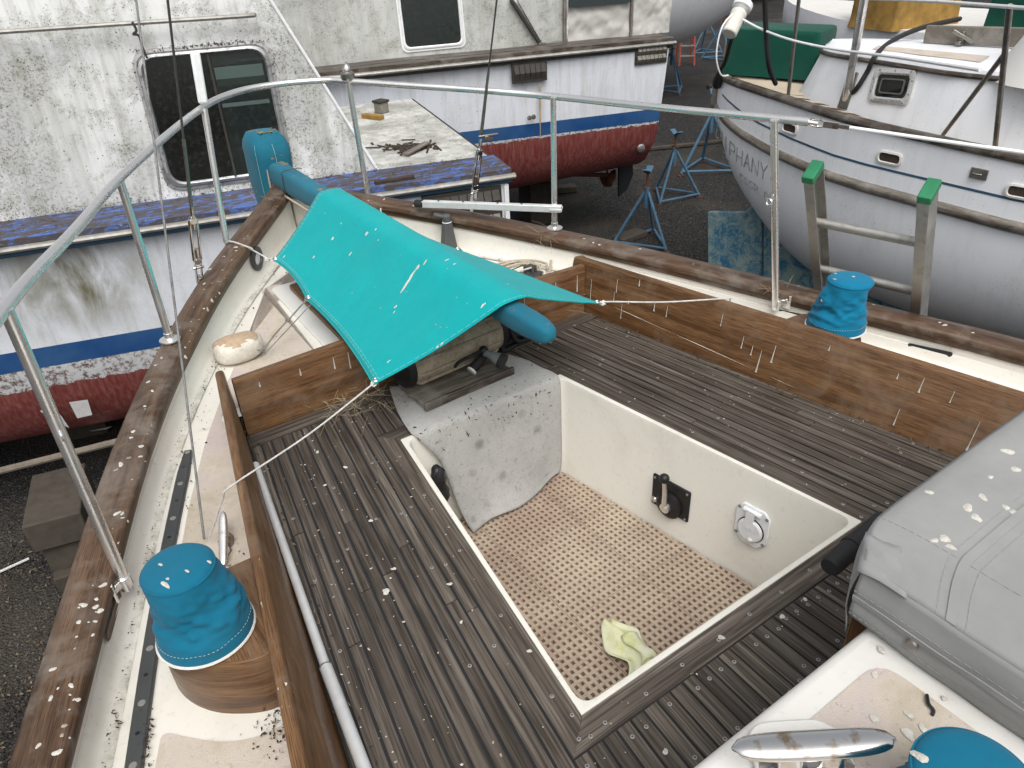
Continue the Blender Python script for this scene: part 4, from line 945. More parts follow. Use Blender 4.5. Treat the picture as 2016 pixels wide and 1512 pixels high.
# silver pole along the left coaming
a, b, c = atz(503, 915, .028), atz(641, 1312, .022), atz(735, 1560, .022); t = thing('boat_hook', 'silver aluminium boat hook pole lying on the planks along the left coaming', 'boat hook', b)
m = MB(); m.tube([a, b], .0125, 12); m.build('upper_tube', MT['aluminium'], t); m = MB(); m.tube([b, lerp(b, c, .01), c+(c-b)*.8], [.0125, .0155, .0155], 12); m.build('lower_tube', MT['aluminium'], t); m = MB(); m.tube([a, a+(a-b).normalized()*.035], [.011, .008], 8); m.build('tip', MT['black_rubber'], t)
m = MB(); m.tube([b, lerp(b, c, .012)], .0165, 14); m.build('collar', MT['aluminium_dull'], t)
# ---------------------------------------------------------------- grey canvas hood over the hatch
t = thing('canvas_hood', 'faded grey canvas hood spotted with bird droppings over the hatch at the right edge', 'canvas hood', (.3, -1.6, ZR))
def hz_(x, y): return ZR+.150+.016*math.sin((x+.15)*2.2)-.010*max(0, 1-(x+.165)/.035)**2-.010*max(0, 1-(-1.085-y)/.03)**2+.004*nz((x, y, 0), 5)+.0045*math.sin((x*1.3-y)*38+3*nz((x, y, 0), 4))*math.exp(-((x+.16)**2+(y+1.085)**2)/.03)
m = MB(); rows = []; NX, NY = 44, 60
for i in range(NX):
    x = -.165+.96*(i/(NX-1))**1.25; y0_ = -1.085-.062*max(0, 1-(x+.165)/.15)**1.4; rows.append([V((x, lerp(y0_, -2.285, (j/(NY-1))**1.2), 0)) for j in range(NY)])
for r in rows:
    for p in r: p.z = hz_(p.x, p.y)
m.grid([list(reversed(r)) for r in rows]); hood_bvh = m.bvh()
side_rows = []
for k in range(12):
    u = k/11; row = []
    for j in range(NY):
        b_ = rows[0][j]; q = lerp(b_, V((-.158, b_.y, ZR+.006)), u); q.x += .010*math.sin(u*3.1)*-1+.007*nz((b_.y*2.2, u*1.5, 0), 3)*u+.004*math.sin(u*14+3*nz((b_.y*2, 0, 0), 3))*u; row.append(q)
    side_rows.append(row)
m.grid(side_rows)
fr = []
for k in range(9):
    u = k/8; fr.append([lerp(r[0], V((r[0].x+.01, r[0].y+.01, ZR-.03+.015*math.sin(r[0].x*14))), u)+V((0, .010*math.sin(u*4)+.008*nz((r[0].x*3, u*2, 0), 2.5)*u, 0)) for r in rows])
m.grid([list(r) for r in fr]); m.build('canvas', MT['grey_canvas'], t, smooth=50, solid=.0025)
m = MB(); up = V((0, 0, .002))
def dash(pts):
    for a, b in zip(pts[:-1], pts[1:]): m.tube([a, lerp(a, b, .65)], .0007, 4)
for j in (10, 13, 26, 29): dash([rows[i][j]+up for i in range(NX)])
dash([rows[9][j]+up for j in range(NY)]); dash([side_rows[4][j]+V((-.002, 0, 0)) for j in range(NY)]); dash([side_rows[9][j]+V((-.002, 0, 0)) for j in range(NY)])
m.build('stitching', MT['stitch_grey'], t, kind='stuff')
m = MB()
for j0, j1 in ((11, 12), (27, 28)): m.grid([[rows[i][j]+V((0, 0, dz)) for j, dz in ((j0, .0013), (j0, .004), (j1, .004), (j1, .0013))] for i in range(NX)])
m.grid([[side_rows[k][j]+V((-dx, 0, 0)) for k, dx in ((5, .001), (5, .0045), (6, .0045), (6, .001))] for j in range(NY)]); m.build('seam_fold', MT['grey_canvas'], t)
q = side_rows[7][9]; m = MB(); m.lathe(q+V((-.004, 0, 0)), (-1, 0, .2), [(.011, 0), (.011, .004), (.007, .007)], 16); m.build('stud', MT['steel_dull'], t)
m = MB(); pk = [rows[0][0]+V((-.010, .004, -.002)), rows[5][0]+V((0, .008, .003)), rows[6][5]+V((0, 0, .004)), rows[0][7]+V((-.006, 0, .003))]; m.grid([[lerp(lerp(pk[0], pk[1], a), lerp(pk[3], pk[2], a), b)+V((0, 0, .007*math.sin(3*a)*math.sin(3*b)+.004*math.sin(a*9+b*4))) for a in np.linspace(0, 1, 7)] for b in np.linspace(0, 1, 7)]); m.build('corner_flap', MT['grey_canvas'], t, solid=.003)
m = MB()
for px, py, sz in ((1905, 1000, .016), (1922, 1020, .013), (1935, 980, .012), (1985, 890, .014), (2000, 925, .012), (1860, 1062, .013), (1872, 1078, .010), (1980, 1000, .010), (1830, 970, .012), (1890, 1135, .008), (1950, 940, .009), (1840, 1065, .009), (1996, 1010, .01)):
    p, n = hit(hood_bvh, px, py)
    if p is not None: splat(m, p, n if n.z > 0 else -n, sz*.62, rnd.uniform(1, 1.6), h=.0026)
m.build('bird_dropping', MT['dropping'], t, smooth=0, kind='stuff')
a, b = atz(1632, 1117, .30), atz(1700, 1058, .30); m = MB(); m.tube([a, lerp(a, b, .06), lerp(a, b, .6), b+(b-a)*.6], [.02, .024, .024, .024], 14); m.tube([lerp(a, b, .62), lerp(a, b, .7)], .027, 14); tag(m.build('black_tube', MT['black_rubber']), 'short black rubber tube poking out below the grey canvas hood', 'tube')
# ---------------------------------------------------------------- in the footwell
t = thing('floor_mat', 'tan interlocking lattice tiles covering the cockpit sole', 'floor mat', (0, -.2, WZ))
def tile(x0, y0, x1, y1):
    m = MB(); n = 14; W = (x1-x0)/n; bw = W*.5; z0, z1 = WZ+.012, WZ+.030; X0, X1 = x0, x1
    for k in range(n+1):
        x = x0+W*k; a = max(x-bw/2, x0+.0012); b = min(x+bw/2, x1-.0012); m.box(((a+b)/2, (y0+y1)/2, (z0+z1)/2), (b-a, y1-y0-.003, z1-z0))
    H_ = (y1-y0)/n
    for k in range(n+1):
        y = y0+H_*k; a = max(y-bw/2, y0+.0012); b = min(y+bw/2, y1-.0012); m.box(((x0+x1)/2, (a+b)/2, (z0+z1)/2-.0008), (x1-x0-.003, b-a, z1-z0))
    bm = bmesh.new(); vs = [bm.verts.new(p) for p in m.v]
    for f in m.f: bm.faces.new([vs[i] for i in f])
    ins = .03
    for co, no in (((0, WY0+ins, 0), (0, -1, 0)), ((0, WY1-ins, 0), (0, 1, 0)), ((xw(0)-ins, 0, 0), (1, .1437, 0)), ((-xw(0)+ins, 0, 0), (-1, .1437, 0))):
        bmesh.ops.bisect_plane(bm, geom=bm.verts[:]+bm.edges[:]+bm.faces[:], plane_co=co, plane_no=no, clear_outer=True)
    if len(bm.faces) < 20: bm.free(); return
    m2 = MB(); bm.verts.index_update(); m2.v = [tuple(v.co) for v in bm.verts]
    for f in bm.faces: m2.face([v.index for v in f.verts])
    bm.free(); m2.build('tile', MT['mat_tile'], t, smooth=0)
TX, TY = .325, .35
for i in range(-2, 2):
    for j in range(-3, 2): tile(-.135+TX*i, -.27+TY*j, -.135+TX*(i+1), -.27+TY*(j+1))
m = MB(); m.box((0, -.19, WZ+.0015), (.9, 1.12, .002)); m.build('shadow_sole', MT['dark_trim'], t, smooth=0) if False else None
# carpet over the aft end of the well
L_pts = [(-.235, .735, .014), (-.29, .56, .014), (-.315, .425, .016), (-.308, .392, .008), (-.285, .384, -.03), (-.235, .376, -.12), (-.21, .36, -.25), (-.195, .33, -.36), (-.18, .285, WZ+.045)]
R_pts = [(.27, .66, .014), (.31, .56, .014), (.328, .425, .016), (.330, .390, .008), (.331, .382, -.03), (.33, .378, -.14), (.325, .372, -.27), (.32, .366, -.38), (.305, .356, WZ+.045)]
Lc, Rc = smooth_path(L_pts, 5), smooth_path(R_pts, 5); m = MB(); rows = []
for i, (a, b) in enumerate(zip(Lc, Rc)):
    row = []
    for j in range(31):
        v = j/30; p = lerp(a, b, v); u = i/(len(Lc)-1); hang = max(0, (u-.42)/.58)
        p.y += hang*(-.012*(1+math.sin(v*8+1+2*u))-.02*hang*math.exp(-((v-.35)/.25)**2))+.004*nz(p, 9)*hang; p.z += (.006*nz((p.x, p.y, 1), 9)+.004*abs(nz((p.x*2, p.y, 3), 12)))*(1-hang)
        if hang > .95: p.z += .004*math.sin(v*9)
        row.append(p)
    rows.append(row)
m.grid(rows); cp = m.build('carpet', MT['carpet'], smooth=60, solid=.007); tag(cp, 'mouldy pale grey carpet draped over the aft end of the cockpit well', 'carpet'); carpet_bvh = m.bvh()
m = MB()
for _ in range(150):
    i = int(rnd.random()**1.5*24); j = rnd.randint(0, 29); p = V(rows[i][j]); q = V(rows[min(i+1, len(rows)-1)][j]); r = V(rows[i][j+1]); n = (r-p).cross(q-p); n = n if n.z > 0 or n.y < 0 else -n
    flake(m, lerp(p, q, rnd.random())+n.normalized()*.005, n, rnd.uniform(.003, .011), rnd.uniform(.001, .003))
tag(m.build('leaf_debris', MT['debris'], smooth=0), 'dark leaf crumbs scattered over the pale grey carpet', 'debris')['kind'] = 'stuff'
# tray, fender, hose gun
t = thing('wooden_tray', 'grey weathered wooden tray board lying on the carpet below the awning', 'tray', (0, .6, 0)); m = MB(); c = V((-.01, .60, .035)); Rz = Matrix.Rotation(.035, 3, 'Z')
m.box(c, (.40, .19, .02), Rz); m.build('base_board', MT['grey_wood'], t, bevel=.003, grain=(1, 0, 0))
m = MB(); m.box(c+V((.004, -.098, .004)), (.41, .016, .032), Rz); m.build('front_lip', MT['dark_wood'], t, bevel=.003, grain=(1, 0, 0))
t = thing('fender', 'dirty beige cylindrical fender with black ends under the awning', 'fender', (0, .68, .15)); a, b = V((-.20, .665, .135)), V((.235, .70, .135)); m = MB(); n = 32; R_ = []
ex = (b-a).normalized(); ey = V((0, 0, 1)).cross(ex); RF = .088
for u in np.linspace(0, 1, 15):
    R_.append([lerp(a, b, u)+(ey*math.cos(k)+V((0, 0, 1))*math.sin(k))*RF*(1-.05*abs(2*u-1)**6+.012*nz((u*3, math.cos(k), math.sin(k)), 1.5)) for k in np.linspace(0, 2*math.pi, n+1)[:-1]])
m.rings(R_); m.build('body', MT['fender_skin'], t, smooth=60)
for k in range(10):
    ang = 2*math.pi*k/10+.2; m = MB(); d = ey*math.cos(ang)+V((0, 0, 1))*math.sin(ang); m.tube([lerp(a, b, .06)+d*(RF-.004), lerp(a, b, .09)+d*(RF+.003), lerp(a, b, .91)+d*(RF+.003), lerp(a, b, .94)+d*(RF-.004)], .006, 6); m.build('rib', MT['fender_skin'], t)
for q, s_ in ((a, -1), (b, 1)):
    m = MB(); m.lathe(q, ex*s_, [(RF*.99, -.012), (RF*1.0, .0), (RF*.95, .018), (RF*.6, .032), (.03, .045), (.012, .05)], 24); m.build('end_cap', MT['black'], t)
t = thing('hose_gun', 'grey and black garden hose spray gun on the wooden tray', 'spray gun', (.05, .6, .1)); A = atz(925, 735, .085); B = atz(975, 705, .135); m = MB(); h_a = atz(930, 728, .07); h_b = atz(960, 690, .12)
m.tube([h_a, lerp(h_a, h_b, .5), h_b], [.02, .018, .015], 12); m.build('handle', MT['black_rubber'], t)
m = MB(); d = (h_a-h_b).normalized(); m.tube([h_a, h_a+d*.008], [.021, .021], 16); m.tube([h_a+d*.008, h_a+d*.0085], .013, 12); m.build('hose_connector', MT['white_strip'], t)
n_a = atz(952, 693, .135); n_b = atz(972, 702, .13); n_c = atz(987, 710, .12); m = MB(); m.tube([n_a, lerp(n_a, n_b, .7), n_b, n_c], [.014, .014, .02, .028], 14); m.build('barrel', MT['grey_plastic'], t); m = MB(); dd = (n_c-n_b).normalized(); m.tube([n_c-dd*.006, n_c+dd*.012], [.031, .031], 16); m.build('nozzle_ring', MT['black_rubber'], t)
m = MB(); m.tube(smooth_path([n_a+V((0, 0, .01)), atz(930, 700, .15), atz(905, 712, .15), atz(896, 722, .15)], 4), [.012]*1+[.008]*11+[.005] if False else .007, 8); m.ball(n_a+V((0, 0, .006)), .02, .018, .02); m.build('trigger', MT['black'], t)
m = MB(); hp = [atz(1003, 668, .03), atz(1025, 655, .05), atz(1045, 640, .05), atz(1040, 660, .02), atz(1015, 680, .012), atz(990, 690, .02), atz(1000, 660, .06), atz(1035, 648, .03), atz(1050, 662, .012), atz(1020, 672, .03), atz(1005, 650, .08)]; m.tube(smooth_path(hp, 6), .0085, 7); m.tube(smooth_path([p+V((.02, .03, .01)) for p in hp[::-1]], 5), .0075, 7); tag(m.build('black_rope', MT['black_rubber']), 'tangled black rope on the planks under the tiller tip', 'rope')
# rag
m = MB(); rows = []; c = [atz(1190, 1240, WZ+.03), atz(1245, 1235, WZ+.03), atz(1292, 1300, WZ+.03), atz(1238, 1345, WZ+.03), atz(1240, 1300, WZ+.03), atz(1182, 1275, WZ+.03)]
Pa = [atz(x, y, WZ+.036) for x, y in ((1183, 1235), (1186, 1262), (1195, 1290), (1222, 1305), (1238, 1320), (1235, 1345))]; Pb = [atz(x, y, WZ+.036) for x, y in ((1205, 1226), (1252, 1242), (1262, 1262), (1280, 1280), (1292, 1300), (1262, 1335))]
for a, b in zip(smooth_path(Pa, 5), smooth_path(Pb, 5)):
    rows.append([lerp(a, b, v)+V((0, 0, max(.002, .016+.013*math.sin(v*8+a.y*20)+.02*nz(lerp(a, b, v), 16)+.007*nz(lerp(a, b, v), 42)))) for v in np.linspace(0, 1, 16)])
m.grid(rows); m.grid([[lerp(r[8], r[15], v)+V((0, 0, .016+.008*math.sin(v*5))) for v in np.linspace(-.15, .8, 8)] for r in rows[8:22]])
tag(m.build('rag', MT['rag'], smooth=60, solid=.004), 'crumpled pale yellow-green rag on the lattice floor tiles', 'rag')
# black plastic at the left of the carpet
m = MB(); c = V((-.272, .325, -.16)); m.ball(c, .03, .03, .06, 14, 10, lambda q: q*(1+.35*nz(q, 2.3, 3))); m.ball(c+V((.004, .005, -.07)), .035, .035, .05, 14, 10, lambda q: q*(1+.3*nz(q, 2.0, 7))); tag(m.build('black_plastic_bag', MT['black'], smooth=50), 'crumpled black plastic bag wedged beside the carpet in the well', 'bag')
# hose coils and cords on the aft deck
zc_ = lambda y: zdeck(y)+.014
t0 = atz(1020, 545, .115); m = MB(); pts = []
for k in range(58):
    a = k*.33; r = .115+.012*math.sin(k*.9)+.01*(k//19); pts.append(t0+V((math.cos(a)*r+.012*(k//19), math.sin(a)*r*1.05, .012+.006*(k//19)+.004*math.sin(k))))
m.tube(pts, .0062, 7); tag(m.build('hose_coil', MT['hose_tan'], smooth=60), 'loose coil of tan hose on the far side deck behind the aft coaming', 'hose')
m = MB(); m.box(t0+V((.05, -.05, .012)), (.09, .07, .012), Matrix.Rotation(.5, 3, 'Z')); m.box(t0+V((.07, .0, .02)), (.05, .04, .03), Matrix.Rotation(.2, 3, 'Z')); m.tube(smooth_path([t0+V((.05, -.05, .02)), t0+V((.06, -.04, .05)), t0+V((.07, -.05, .03))], 4), .006, 6); tag(m.build('rope_block', MT['dark_alloy'], bevel=.004), 'dark metal pulley block lying in the tan hose coil', 'block')
line('tie_line', smooth_path([RM]+kn(RM)+[lerp(RM, t0, .4)+V((0, 0, -.06)), t0+V((-.05, .03, .03)), t0+V((.06, .04, .03))], 5), .0028, MT['rope_green'], 'thin green cord from the far edge of the awning to the hose coil', 'cord')
line('tie_line', smooth_path([t0+V((-.16, .06, .01)), t0+V((-.08, .01, .02)), t0+V((.0, .0, .026)), t0+V((.06, -.03, .04))], 5), .004, MT['rope_white'], 'white cord crossing the tan hose coil', 'cord')
# ---------------------------------------------------------------- two sister motor cruisers, parallel to each other behind the stern
E1 = V((.967, -.2551, 0)); E2 = V((.2551, .967, 0))
class Boat:
    def __init__(s, D, zg, se): s.O = V((0, D, 0)); s.zg = zg; s.se = se
    def w(s, a, t, z): return s.O+E1*a+E2*t+V((0, 0, z))
    def px(s, x, y, t): p = atplane(x, y, s.O+E2*t, E2); return (p-s.O).dot(E1), p.z
def bevbox(m, B, s0, s1, t0, t1, z0, z1):
    q = [(s0, t0), (s1, t0), (s1, t1), (s0, t1)]; m.rings([[B.w(a, t, z) for a, t in q] for z in (z0, z1)])
BEAM = 3.15
def hull_part(B, root, mat, trim, deckmat):
    zg, se = B.zg, B.se
    sts = [se, se-.02, se-1, se-2.2, se-3.5, se-5, se-6.5, se-8, se-9.2, se-10]
    prof = [(-.03, .0), (-.45, .012), (-.84, .03), (-1.0, .04), (-1.25, .075), (-1.5, .15), (-1.66, .26), (-1.76, .42), (-1.92, .95), (-2.02, 1.45)]
    m = MB(); rows = []
    for a in sts:
        k = interp(a, [se-10, se-9.2, se-8, se-6.5, se], [1.45, 1.1, .55, .18, 0]); rk = max(0, 1-(se-a)/2.5)
        rows.append([B.w(a-(.12*(-z/1.7) if a > se-.5 else 0), min(t+k, BEAM/2), zg+z+(.0 if z > -1.3 else .12*rk)) for z, t in prof])
    far = [[B.O+E1*((p-B.O).dot(E1))+E2*(BEAM-(p-B.O).dot(E2))+V((0, 0, p.z)) for p in r] for r in rows]
    m.grid(rows); m.grid([list(reversed(r)) for r in far])
    m.face([m.add(p) for p in rows[0]]+[m.add(p) for p in reversed(far[0])])
    m.build('hull', mat, root, smooth=40)
    # gunwale: planks, rub strip
    n = 0
    for t0, t1, dz in ((-.025, .125, 0), (.135, .27, .004), (.28, .40, .002)):
        mm = MB(); mm.rings([[B.w(a, t, zg+dz+z+.004*math.sin(a*3+t0*40)) for t, z in ((t0, -.045), (t0, -.006), (t0+.008, 0), (t1-.006, 0), (t1, -.006), (t1, -.045))] for a in np.linspace(se-8.5, se+.03, 40)]); mm.build('gunwale_plank', trim, root, grain=E1)
    mm = MB(); mm.rings([[B.w(a, -.025+.032*math.cos(k), zg-.066+.022*math.sin(k)) for k in np.linspace(math.pi*.4, math.pi*1.6, 7)] for a in (se-8.5, se-5, se-2, se+.06)]); mm.build('rub_strip', MT['rub_metal'], root)
    mm = MB(); bevbox(mm, B, se-8.5, se+.04, -.012, .05, zg-.125, zg-.06); mm.build('fender_strake', MT['dark_trim'] if trim is not MT['blue_flake'] else MT['blue_line'], root, bevel=.01)
    mm = MB(); bevbox(mm, B, se-8.6, se+.01, .03, BEAM-.03, zg-.09, zg-.03); mm.build('main_deck', deckmat, root)
    mm = MB(); mm.rings([[B.w(se+.03+.015*math.sin(k), t, zg-.06+.03*math.cos(k)) for k in np.linspace(0, 6.28, 9)[:-1]] for t in np.linspace(-.02, BEAM, 8)]); mm.build('transom_rail', MT['dark_trim'], root)
def louvre(B, root, s0, s1, z0, z1, n, rows_, mat, t=-.004):
    m = MB(); bevbox(m, B, s0-.02, s1+.02, t-.008, t+.02, z0-.02, z1+.02); vent = m.build('vent', MT['dark_trim'], root, bevel=.004)
    H = (z1-z0)/rows_; W = (s1-s0)/n
    for r in range(rows_):
        for k in range(n):
            a = s0+W*k; zz = z0+H*r; m = MB(); o = t-.010
            pts = [(a+.004, o, zz+.006), (a+W-.004, o, zz+.006), (a+W-.004, o-.028, zz+H*.45), (a+.004, o-.028, zz+H*.45), (a+.004, o, zz+H-.008), (a+W-.004, o, zz+H-.008)]
            q = [m.add(B.w(*p)) for p in pts]; m.face((q[0], q[1], q[2], q[3])); m.face((q[3], q[2], q[5], q[4])); m.face((q[0], q[3], q[4])); m.face((q[1], q[5], q[2])); m.build('louvre_slat', mat, vent, smooth=0)
def window(B, root, pts4, t0, lean, r, rim, panes, inside):
    """pts4: corners (s,z) TL TR BR BL in the cabin side plane"""
    P = lambda a, z, o=0.0: B.w(a, t0+lean*(z-B.zg)-o, z)
    lp = rnd_poly(pts4, r, 6); cx = sum(p[0] for p in pts4)/4; cz = sum(p[1] for p in pts4)/4
    sc_ = lambda f: [(lerp(cx, a, f), lerp(cz, z, f)) for a, z in lp]
    hw = max(abs(p[0]-cx) for p in pts4); k = .05/hw
    m = MB(); m.rings([[P(a, z, o) for a, z in sc_(f)] for f, o in ((1+k*.95, -.002), (1+k*.9, .012), (1+k*.55, .014), (1+k*.5, .006), (1+k*.42, .006), (1+k*.36, .022), (1+k*.05, .026), (.99, .012), (.98, .004))], caps=False); win = m.build('window', rim, root, smooth=40)
    m = MB(); m.face([m.add(P(a, z, .006)) for a, z in sc_(.985)]); g_ = m.build('pane', panes[0], win, smooth=0)
    return P, win, lp
b1 = Boat(3.7, -.06, 2.06); B1 = thing('motor_cruiser', 'derelict white motor cruiser with flaking blue gunwale and a big sliding window, beside the stern', 'motorboat', b1.w(-2, 1.5, GROUND), 'blue striped sister motor cruisers')
stain1 = [(tuple(b1.w(-1.02, 0, -.42)), .5, 1.5), (tuple(b1.w(-1.5, 0, -.45)), .45, 1.1)]
hull_part(b1, B1, hull_mat('hull_near', b1.zg, .17, stain1), MT['blue_flake'], MT['deck_grimy'])
# white repaint patches on the red
m = MB()
for pts in (((75, 822), (97, 806), (118, 838), (130, 868), (105, 850)), ((133, 803), (170, 798), (178, 835), (148, 842)), ((168, 888), (215, 880), (200, 902), (172, 905))):
    q = [b1.px(x, y, .0) for x, y in pts]; loop = []
    for a, z in q:
        t = interp(-(z-b1.zg), [.84, 1.0, 1.25, 1.5, 1.66, 1.76], [.03, .04, .075, .15, .26, .42]); d = ray(0, 0)
        loop.append(b1.w(a, t-.004, z))
    m = MB(); m.poly(loop); m.build('paint_patch', MT['white_strip'], B1, smooth=0)
# cabin
TB, LEAN = .40, .10
def cabin(B, root, edge_px, mat, trim_mat, zt, s_left, tb=TB):
    (sb, zb_), (st, zt_) = [B.px(x, y, tb+.05) for x, y in edge_px]
    sl = (st-sb)/(zt_-zb_); s_at = lambda z: sb+sl*(z-zb_); W = BEAM-2*tb; m = MB(); R_ = []
    for z in (B.zg-.03, lerp(B.zg, zt, .5), zt-.10, zt-.04, zt, zt+.02):
        i = LEAN*(z-B.zg)+(0 if z < zt-.09 else .03 if z < zt-.03 else .10 if z < zt+.01 else .3); s1 = s_at(min(z, zt-.1)) - (0 if z < zt-.09 else .05)
        R_.append([B.w(s_left, tb+i, z), B.w(s1, tb+i, z), B.w(s1-.05, BEAM-tb-i, z), B.w(s_left, BEAM-tb-i, z)])
    m.rings(R_); cab = m.build('cabin', mat, root, smooth=35)
    m = MB(); m.tube([B.w(s_at(z)+.004, tb+LEAN*(z-B.zg)-.004, z) for z in np.linspace(B.zg+.02, zt-.1, 6)], .012, 8); m.build('corner_strip', MT['white_strip'], root)
    return cab, s_at
cab1, s_at1 = cabin(b1, B1, ((748, 345), (532, 0)), MT['cabin_grimy'], None, 1.42, -7.5)
tw = TB+.06
c4 = [b1.px(x, y, tw) for x, y in ((283, 110), (523, 98), (560, 322), (330, 370))]
w0 = (c4[0][0]+c4[3][0])/2; w1 = (c4[1][0]+c4[2][0])/2; zt_, zb_ = (c4[0][1]+c4[1][1])/2, (c4[2][1]+c4[3][1])/2
P, win, lp = window(b1, B1, [(w0, zt_), (w1, zt_), (w1, zb_), (w0, zb_)], TB, LEAN, .11, MT['window_rim'], [MT['window_glass']], None)
m = MB(); mid = lerp(w0, w1, .54)
m.rings([[P(a, z, o) for a, o in ((mid-.008, .008), (mid+.008, .008), (mid+.008, .018), (mid-.008, .018))] for z in (zb_+.01, zt_-.01)]); m.build('sliding_bar', MT['dark_trim'], win)
m = MB(); lq = rnd_poly([(w0+.015, zt_-.015), (mid-.008, zt_-.015), (mid-.008, zb_+.015), (w0+.015, zb_+.015)], .09, 4); m.face([m.add(P(a, z, .0085)) for a, z in lq]); m.build('sliding_pane', MT['window_dark'], win, smooth=0)
# interior seen through the glass: dark lining and shelf, set just behind an opening-sized recess
m = MB()
for z, h, mt in ((lerp(zb_, zt_, .80), .13, 1), (lerp(zb_, zt_, .58), .03, 1)): bevbox(m, b1, mid+.02, w1-.03, TB+.035+LEAN*(z-b1.zg)-.042, TB+.06+LEAN*(z-b1.zg)-.042, z-h/2, z+h/2)
m.build('interior_shelf', MT['interior_shelf'], win)
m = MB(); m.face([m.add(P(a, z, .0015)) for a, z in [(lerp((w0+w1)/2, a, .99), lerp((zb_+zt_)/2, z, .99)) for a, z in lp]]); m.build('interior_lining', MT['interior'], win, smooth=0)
m = MB(); hs0 = b1.px(-200, 75, TB+.03); hs1 = b1.px(500, 30, TB+.03); m.tube(smooth_path([b1.w(hs0[0], TB+.03, hs1[1]+.02), b1.w((hs0[0]+hs1[0])/2, TB+.02, hs1[1]+.012), b1.w(hs1[0]-.1, TB+.03, hs1[1]), b1.w(hs1[0], TB+.06, hs1[1])], 5), .014, 8)
hr = m.build('handrail', MT['rub_metal'], B1)
m = MB(); q = b1.px(262, 50, TB+.0); c = b1.w(q[0], TB-.0, q[1]); m.tube(smooth_path([c+V((0, 0, .02)), c+V((.01, -.01, -.03)), c+V((-.015, -.005, -.05)), c+V((.015, -.008, -.06)), c+V((.02, .0, -.12)), c+V((.03, 0, -.2))], 4), .008, 6); m.build('rope_knot', MT['dark_trim'], B1)
m = MB(); q0 = b1.px(375, 118, tw-.1); q1 = b1.px(393, 205, tw-.1)
m = MB()      # leaf mould caught round the window frame and along the foot of the cabin
for _ in range(170):
    e_ = rnd.random(); a = rnd.uniform(w0-.05, w1+.05); z = zt_+.035+abs(rnd.gauss(0, .012))
    if e_ > .7: a = (w0-.045 if rnd.random() < .5 else w1+.045)+rnd.gauss(0, .012); z = rnd.uniform(zb_, zt_)
    flake(m, P(a, z, .012), -E2, rnd.uniform(.003, .016), rnd.uniform(.001, .004), lift=.006)
for _ in range(500):
    a = rnd.uniform(-2.6, s_at1(b1.zg)); z = b1.zg+abs(rnd.gauss(0, .035)); flake(m, P(a, z, .004), -E2+V((0, 0, .3)), rnd.uniform(.002, .012), rnd.uniform(.001, .003), lift=.006)
m.build('leaf_mould', MT['debris'], B1, smooth=0, kind='stuff')
# louvres at the stern quarter
louvre(b1, B1, 1.40, 1.99, b1.zg-.30, b1.zg-.15, 9, 1, MT['louvre']); louvre(b1, B1, 1.62, 1.99, b1.zg-.46, b1.zg-.34, 6, 1, MT['louvre_pale'])
m = MB(); bevbox(m, b1, 2.035, 2.07, -.014, .03, b1.zg-1.0, b1.zg-.13); m.build('corner_post', MT['white_strip'], B1, bevel=.004)
# things lying on its after deck (separate)
zd1 = b1.zg-.03
def on_deck(px, py, dz=0.0): p = atz(px, py, zd1+dz); return p
p = on_deck(752, 222); t = thing('deck_vent', 'small dark square vent standing on the grimy after deck', 'vent', p); m = MB(); m.box(p+V((0, 0, .055)), (.11, .11, .11), Matrix.Rotation(.3, 3, 'Z')); m.build('body', MT['louvre_pale'], t, bevel=.012); m = MB(); m.box(p+V((0, 0, .115)), (.13, .13, .025), Matrix.Rotation(.3, 3, 'Z')); m.build('lid', MT['dark_trim'], t, bevel=.008)
a, b = on_deck(716, 228, .02), on_deck(752, 232, .02); m = MB(); m.bar(a, b, .07, .045); tag(m.build('wood_block', MT['yellow_board'], bevel=.004), 'ochre wood offcut lying next to the small square deck vent', 'wood block')
m = MB(); wd_ = MB()
for k in range(60):
    x = rnd.gauss(805, 28); y = 290-(x-805)*.03+rnd.gauss(0, 5); p = on_deck(x, y, .008); an = rnd.uniform(0, 3.1); L = rnd.uniform(.02, .1); d = V((math.cos(an), math.sin(an), rnd.uniform(-.05, .1))); m.bar(p-d*L, p+d*L, rnd.uniform(.008, .025), .006)
tag(m.build('bark_pile', MT['debris'], smooth=0), 'heap of dark bark strips and rot on the grimy after deck', 'debris')['kind'] = 'stuff'
a, b = on_deck(798, 304, .02), on_deck(842, 280, .04); m = MB(); m.bar(a, b, .06, .015); tag(m.build('broken_slat', MT['grey_wood'], grain=b-a), 'pale splintered slat on the heap of bark on the after deck', 'slat')
for px, py, lab in ((762, 156, 'small steel mooring cleat at the far corner of the grimy after deck'), (962, 278, 'small steel mooring cleat near the stern corner behind the right backstay')):
    p = on_deck(px, py); m = MB(); m.bar(p+V((-.09, .02, .05)), p+V((.09, -.02, .05)), .03, .02); m.box(p+V((0, 0, .025)), (.08, .03, .05)); tag(m.build('mooring_cleat', MT['steel_dull'], bevel=.006), lab, 'cleat', 'cleats on the near cruiser')
a, b = b1.w(1.05, .03, b1.zg+.012), b1.w(1.35, .04, b1.zg+.012); m = MB(); m.bar(a, b, .045, .03); tag(m.build('rotten_stick', MT['debris'], bevel=.006), 'dark rotten stick lying on the flaking blue gunwale', 'stick')
m = MB()
for k in range(420):
    a = rnd.uniform(-3, 2.0); tt = abs(rnd.gauss(.36, .07)) if rnd.random() < .6 else rnd.uniform(-.02, .38); flake(m, b1.w(a, min(tt, .42), b1.zg+.006), (0, 0, 1), rnd.uniform(.004, .03), rnd.uniform(.002, .006))
for k in range(140):
    p = on_deck(rnd.uniform(680, 960), rnd.uniform(200, 335), .004); flake(m, p, (0, 0, 1), rnd.uniform(.004, .02), rnd.uniform(.002, .006))
m.build('leaf_litter', MT['debris'], B1, smooth=0, kind='stuff')
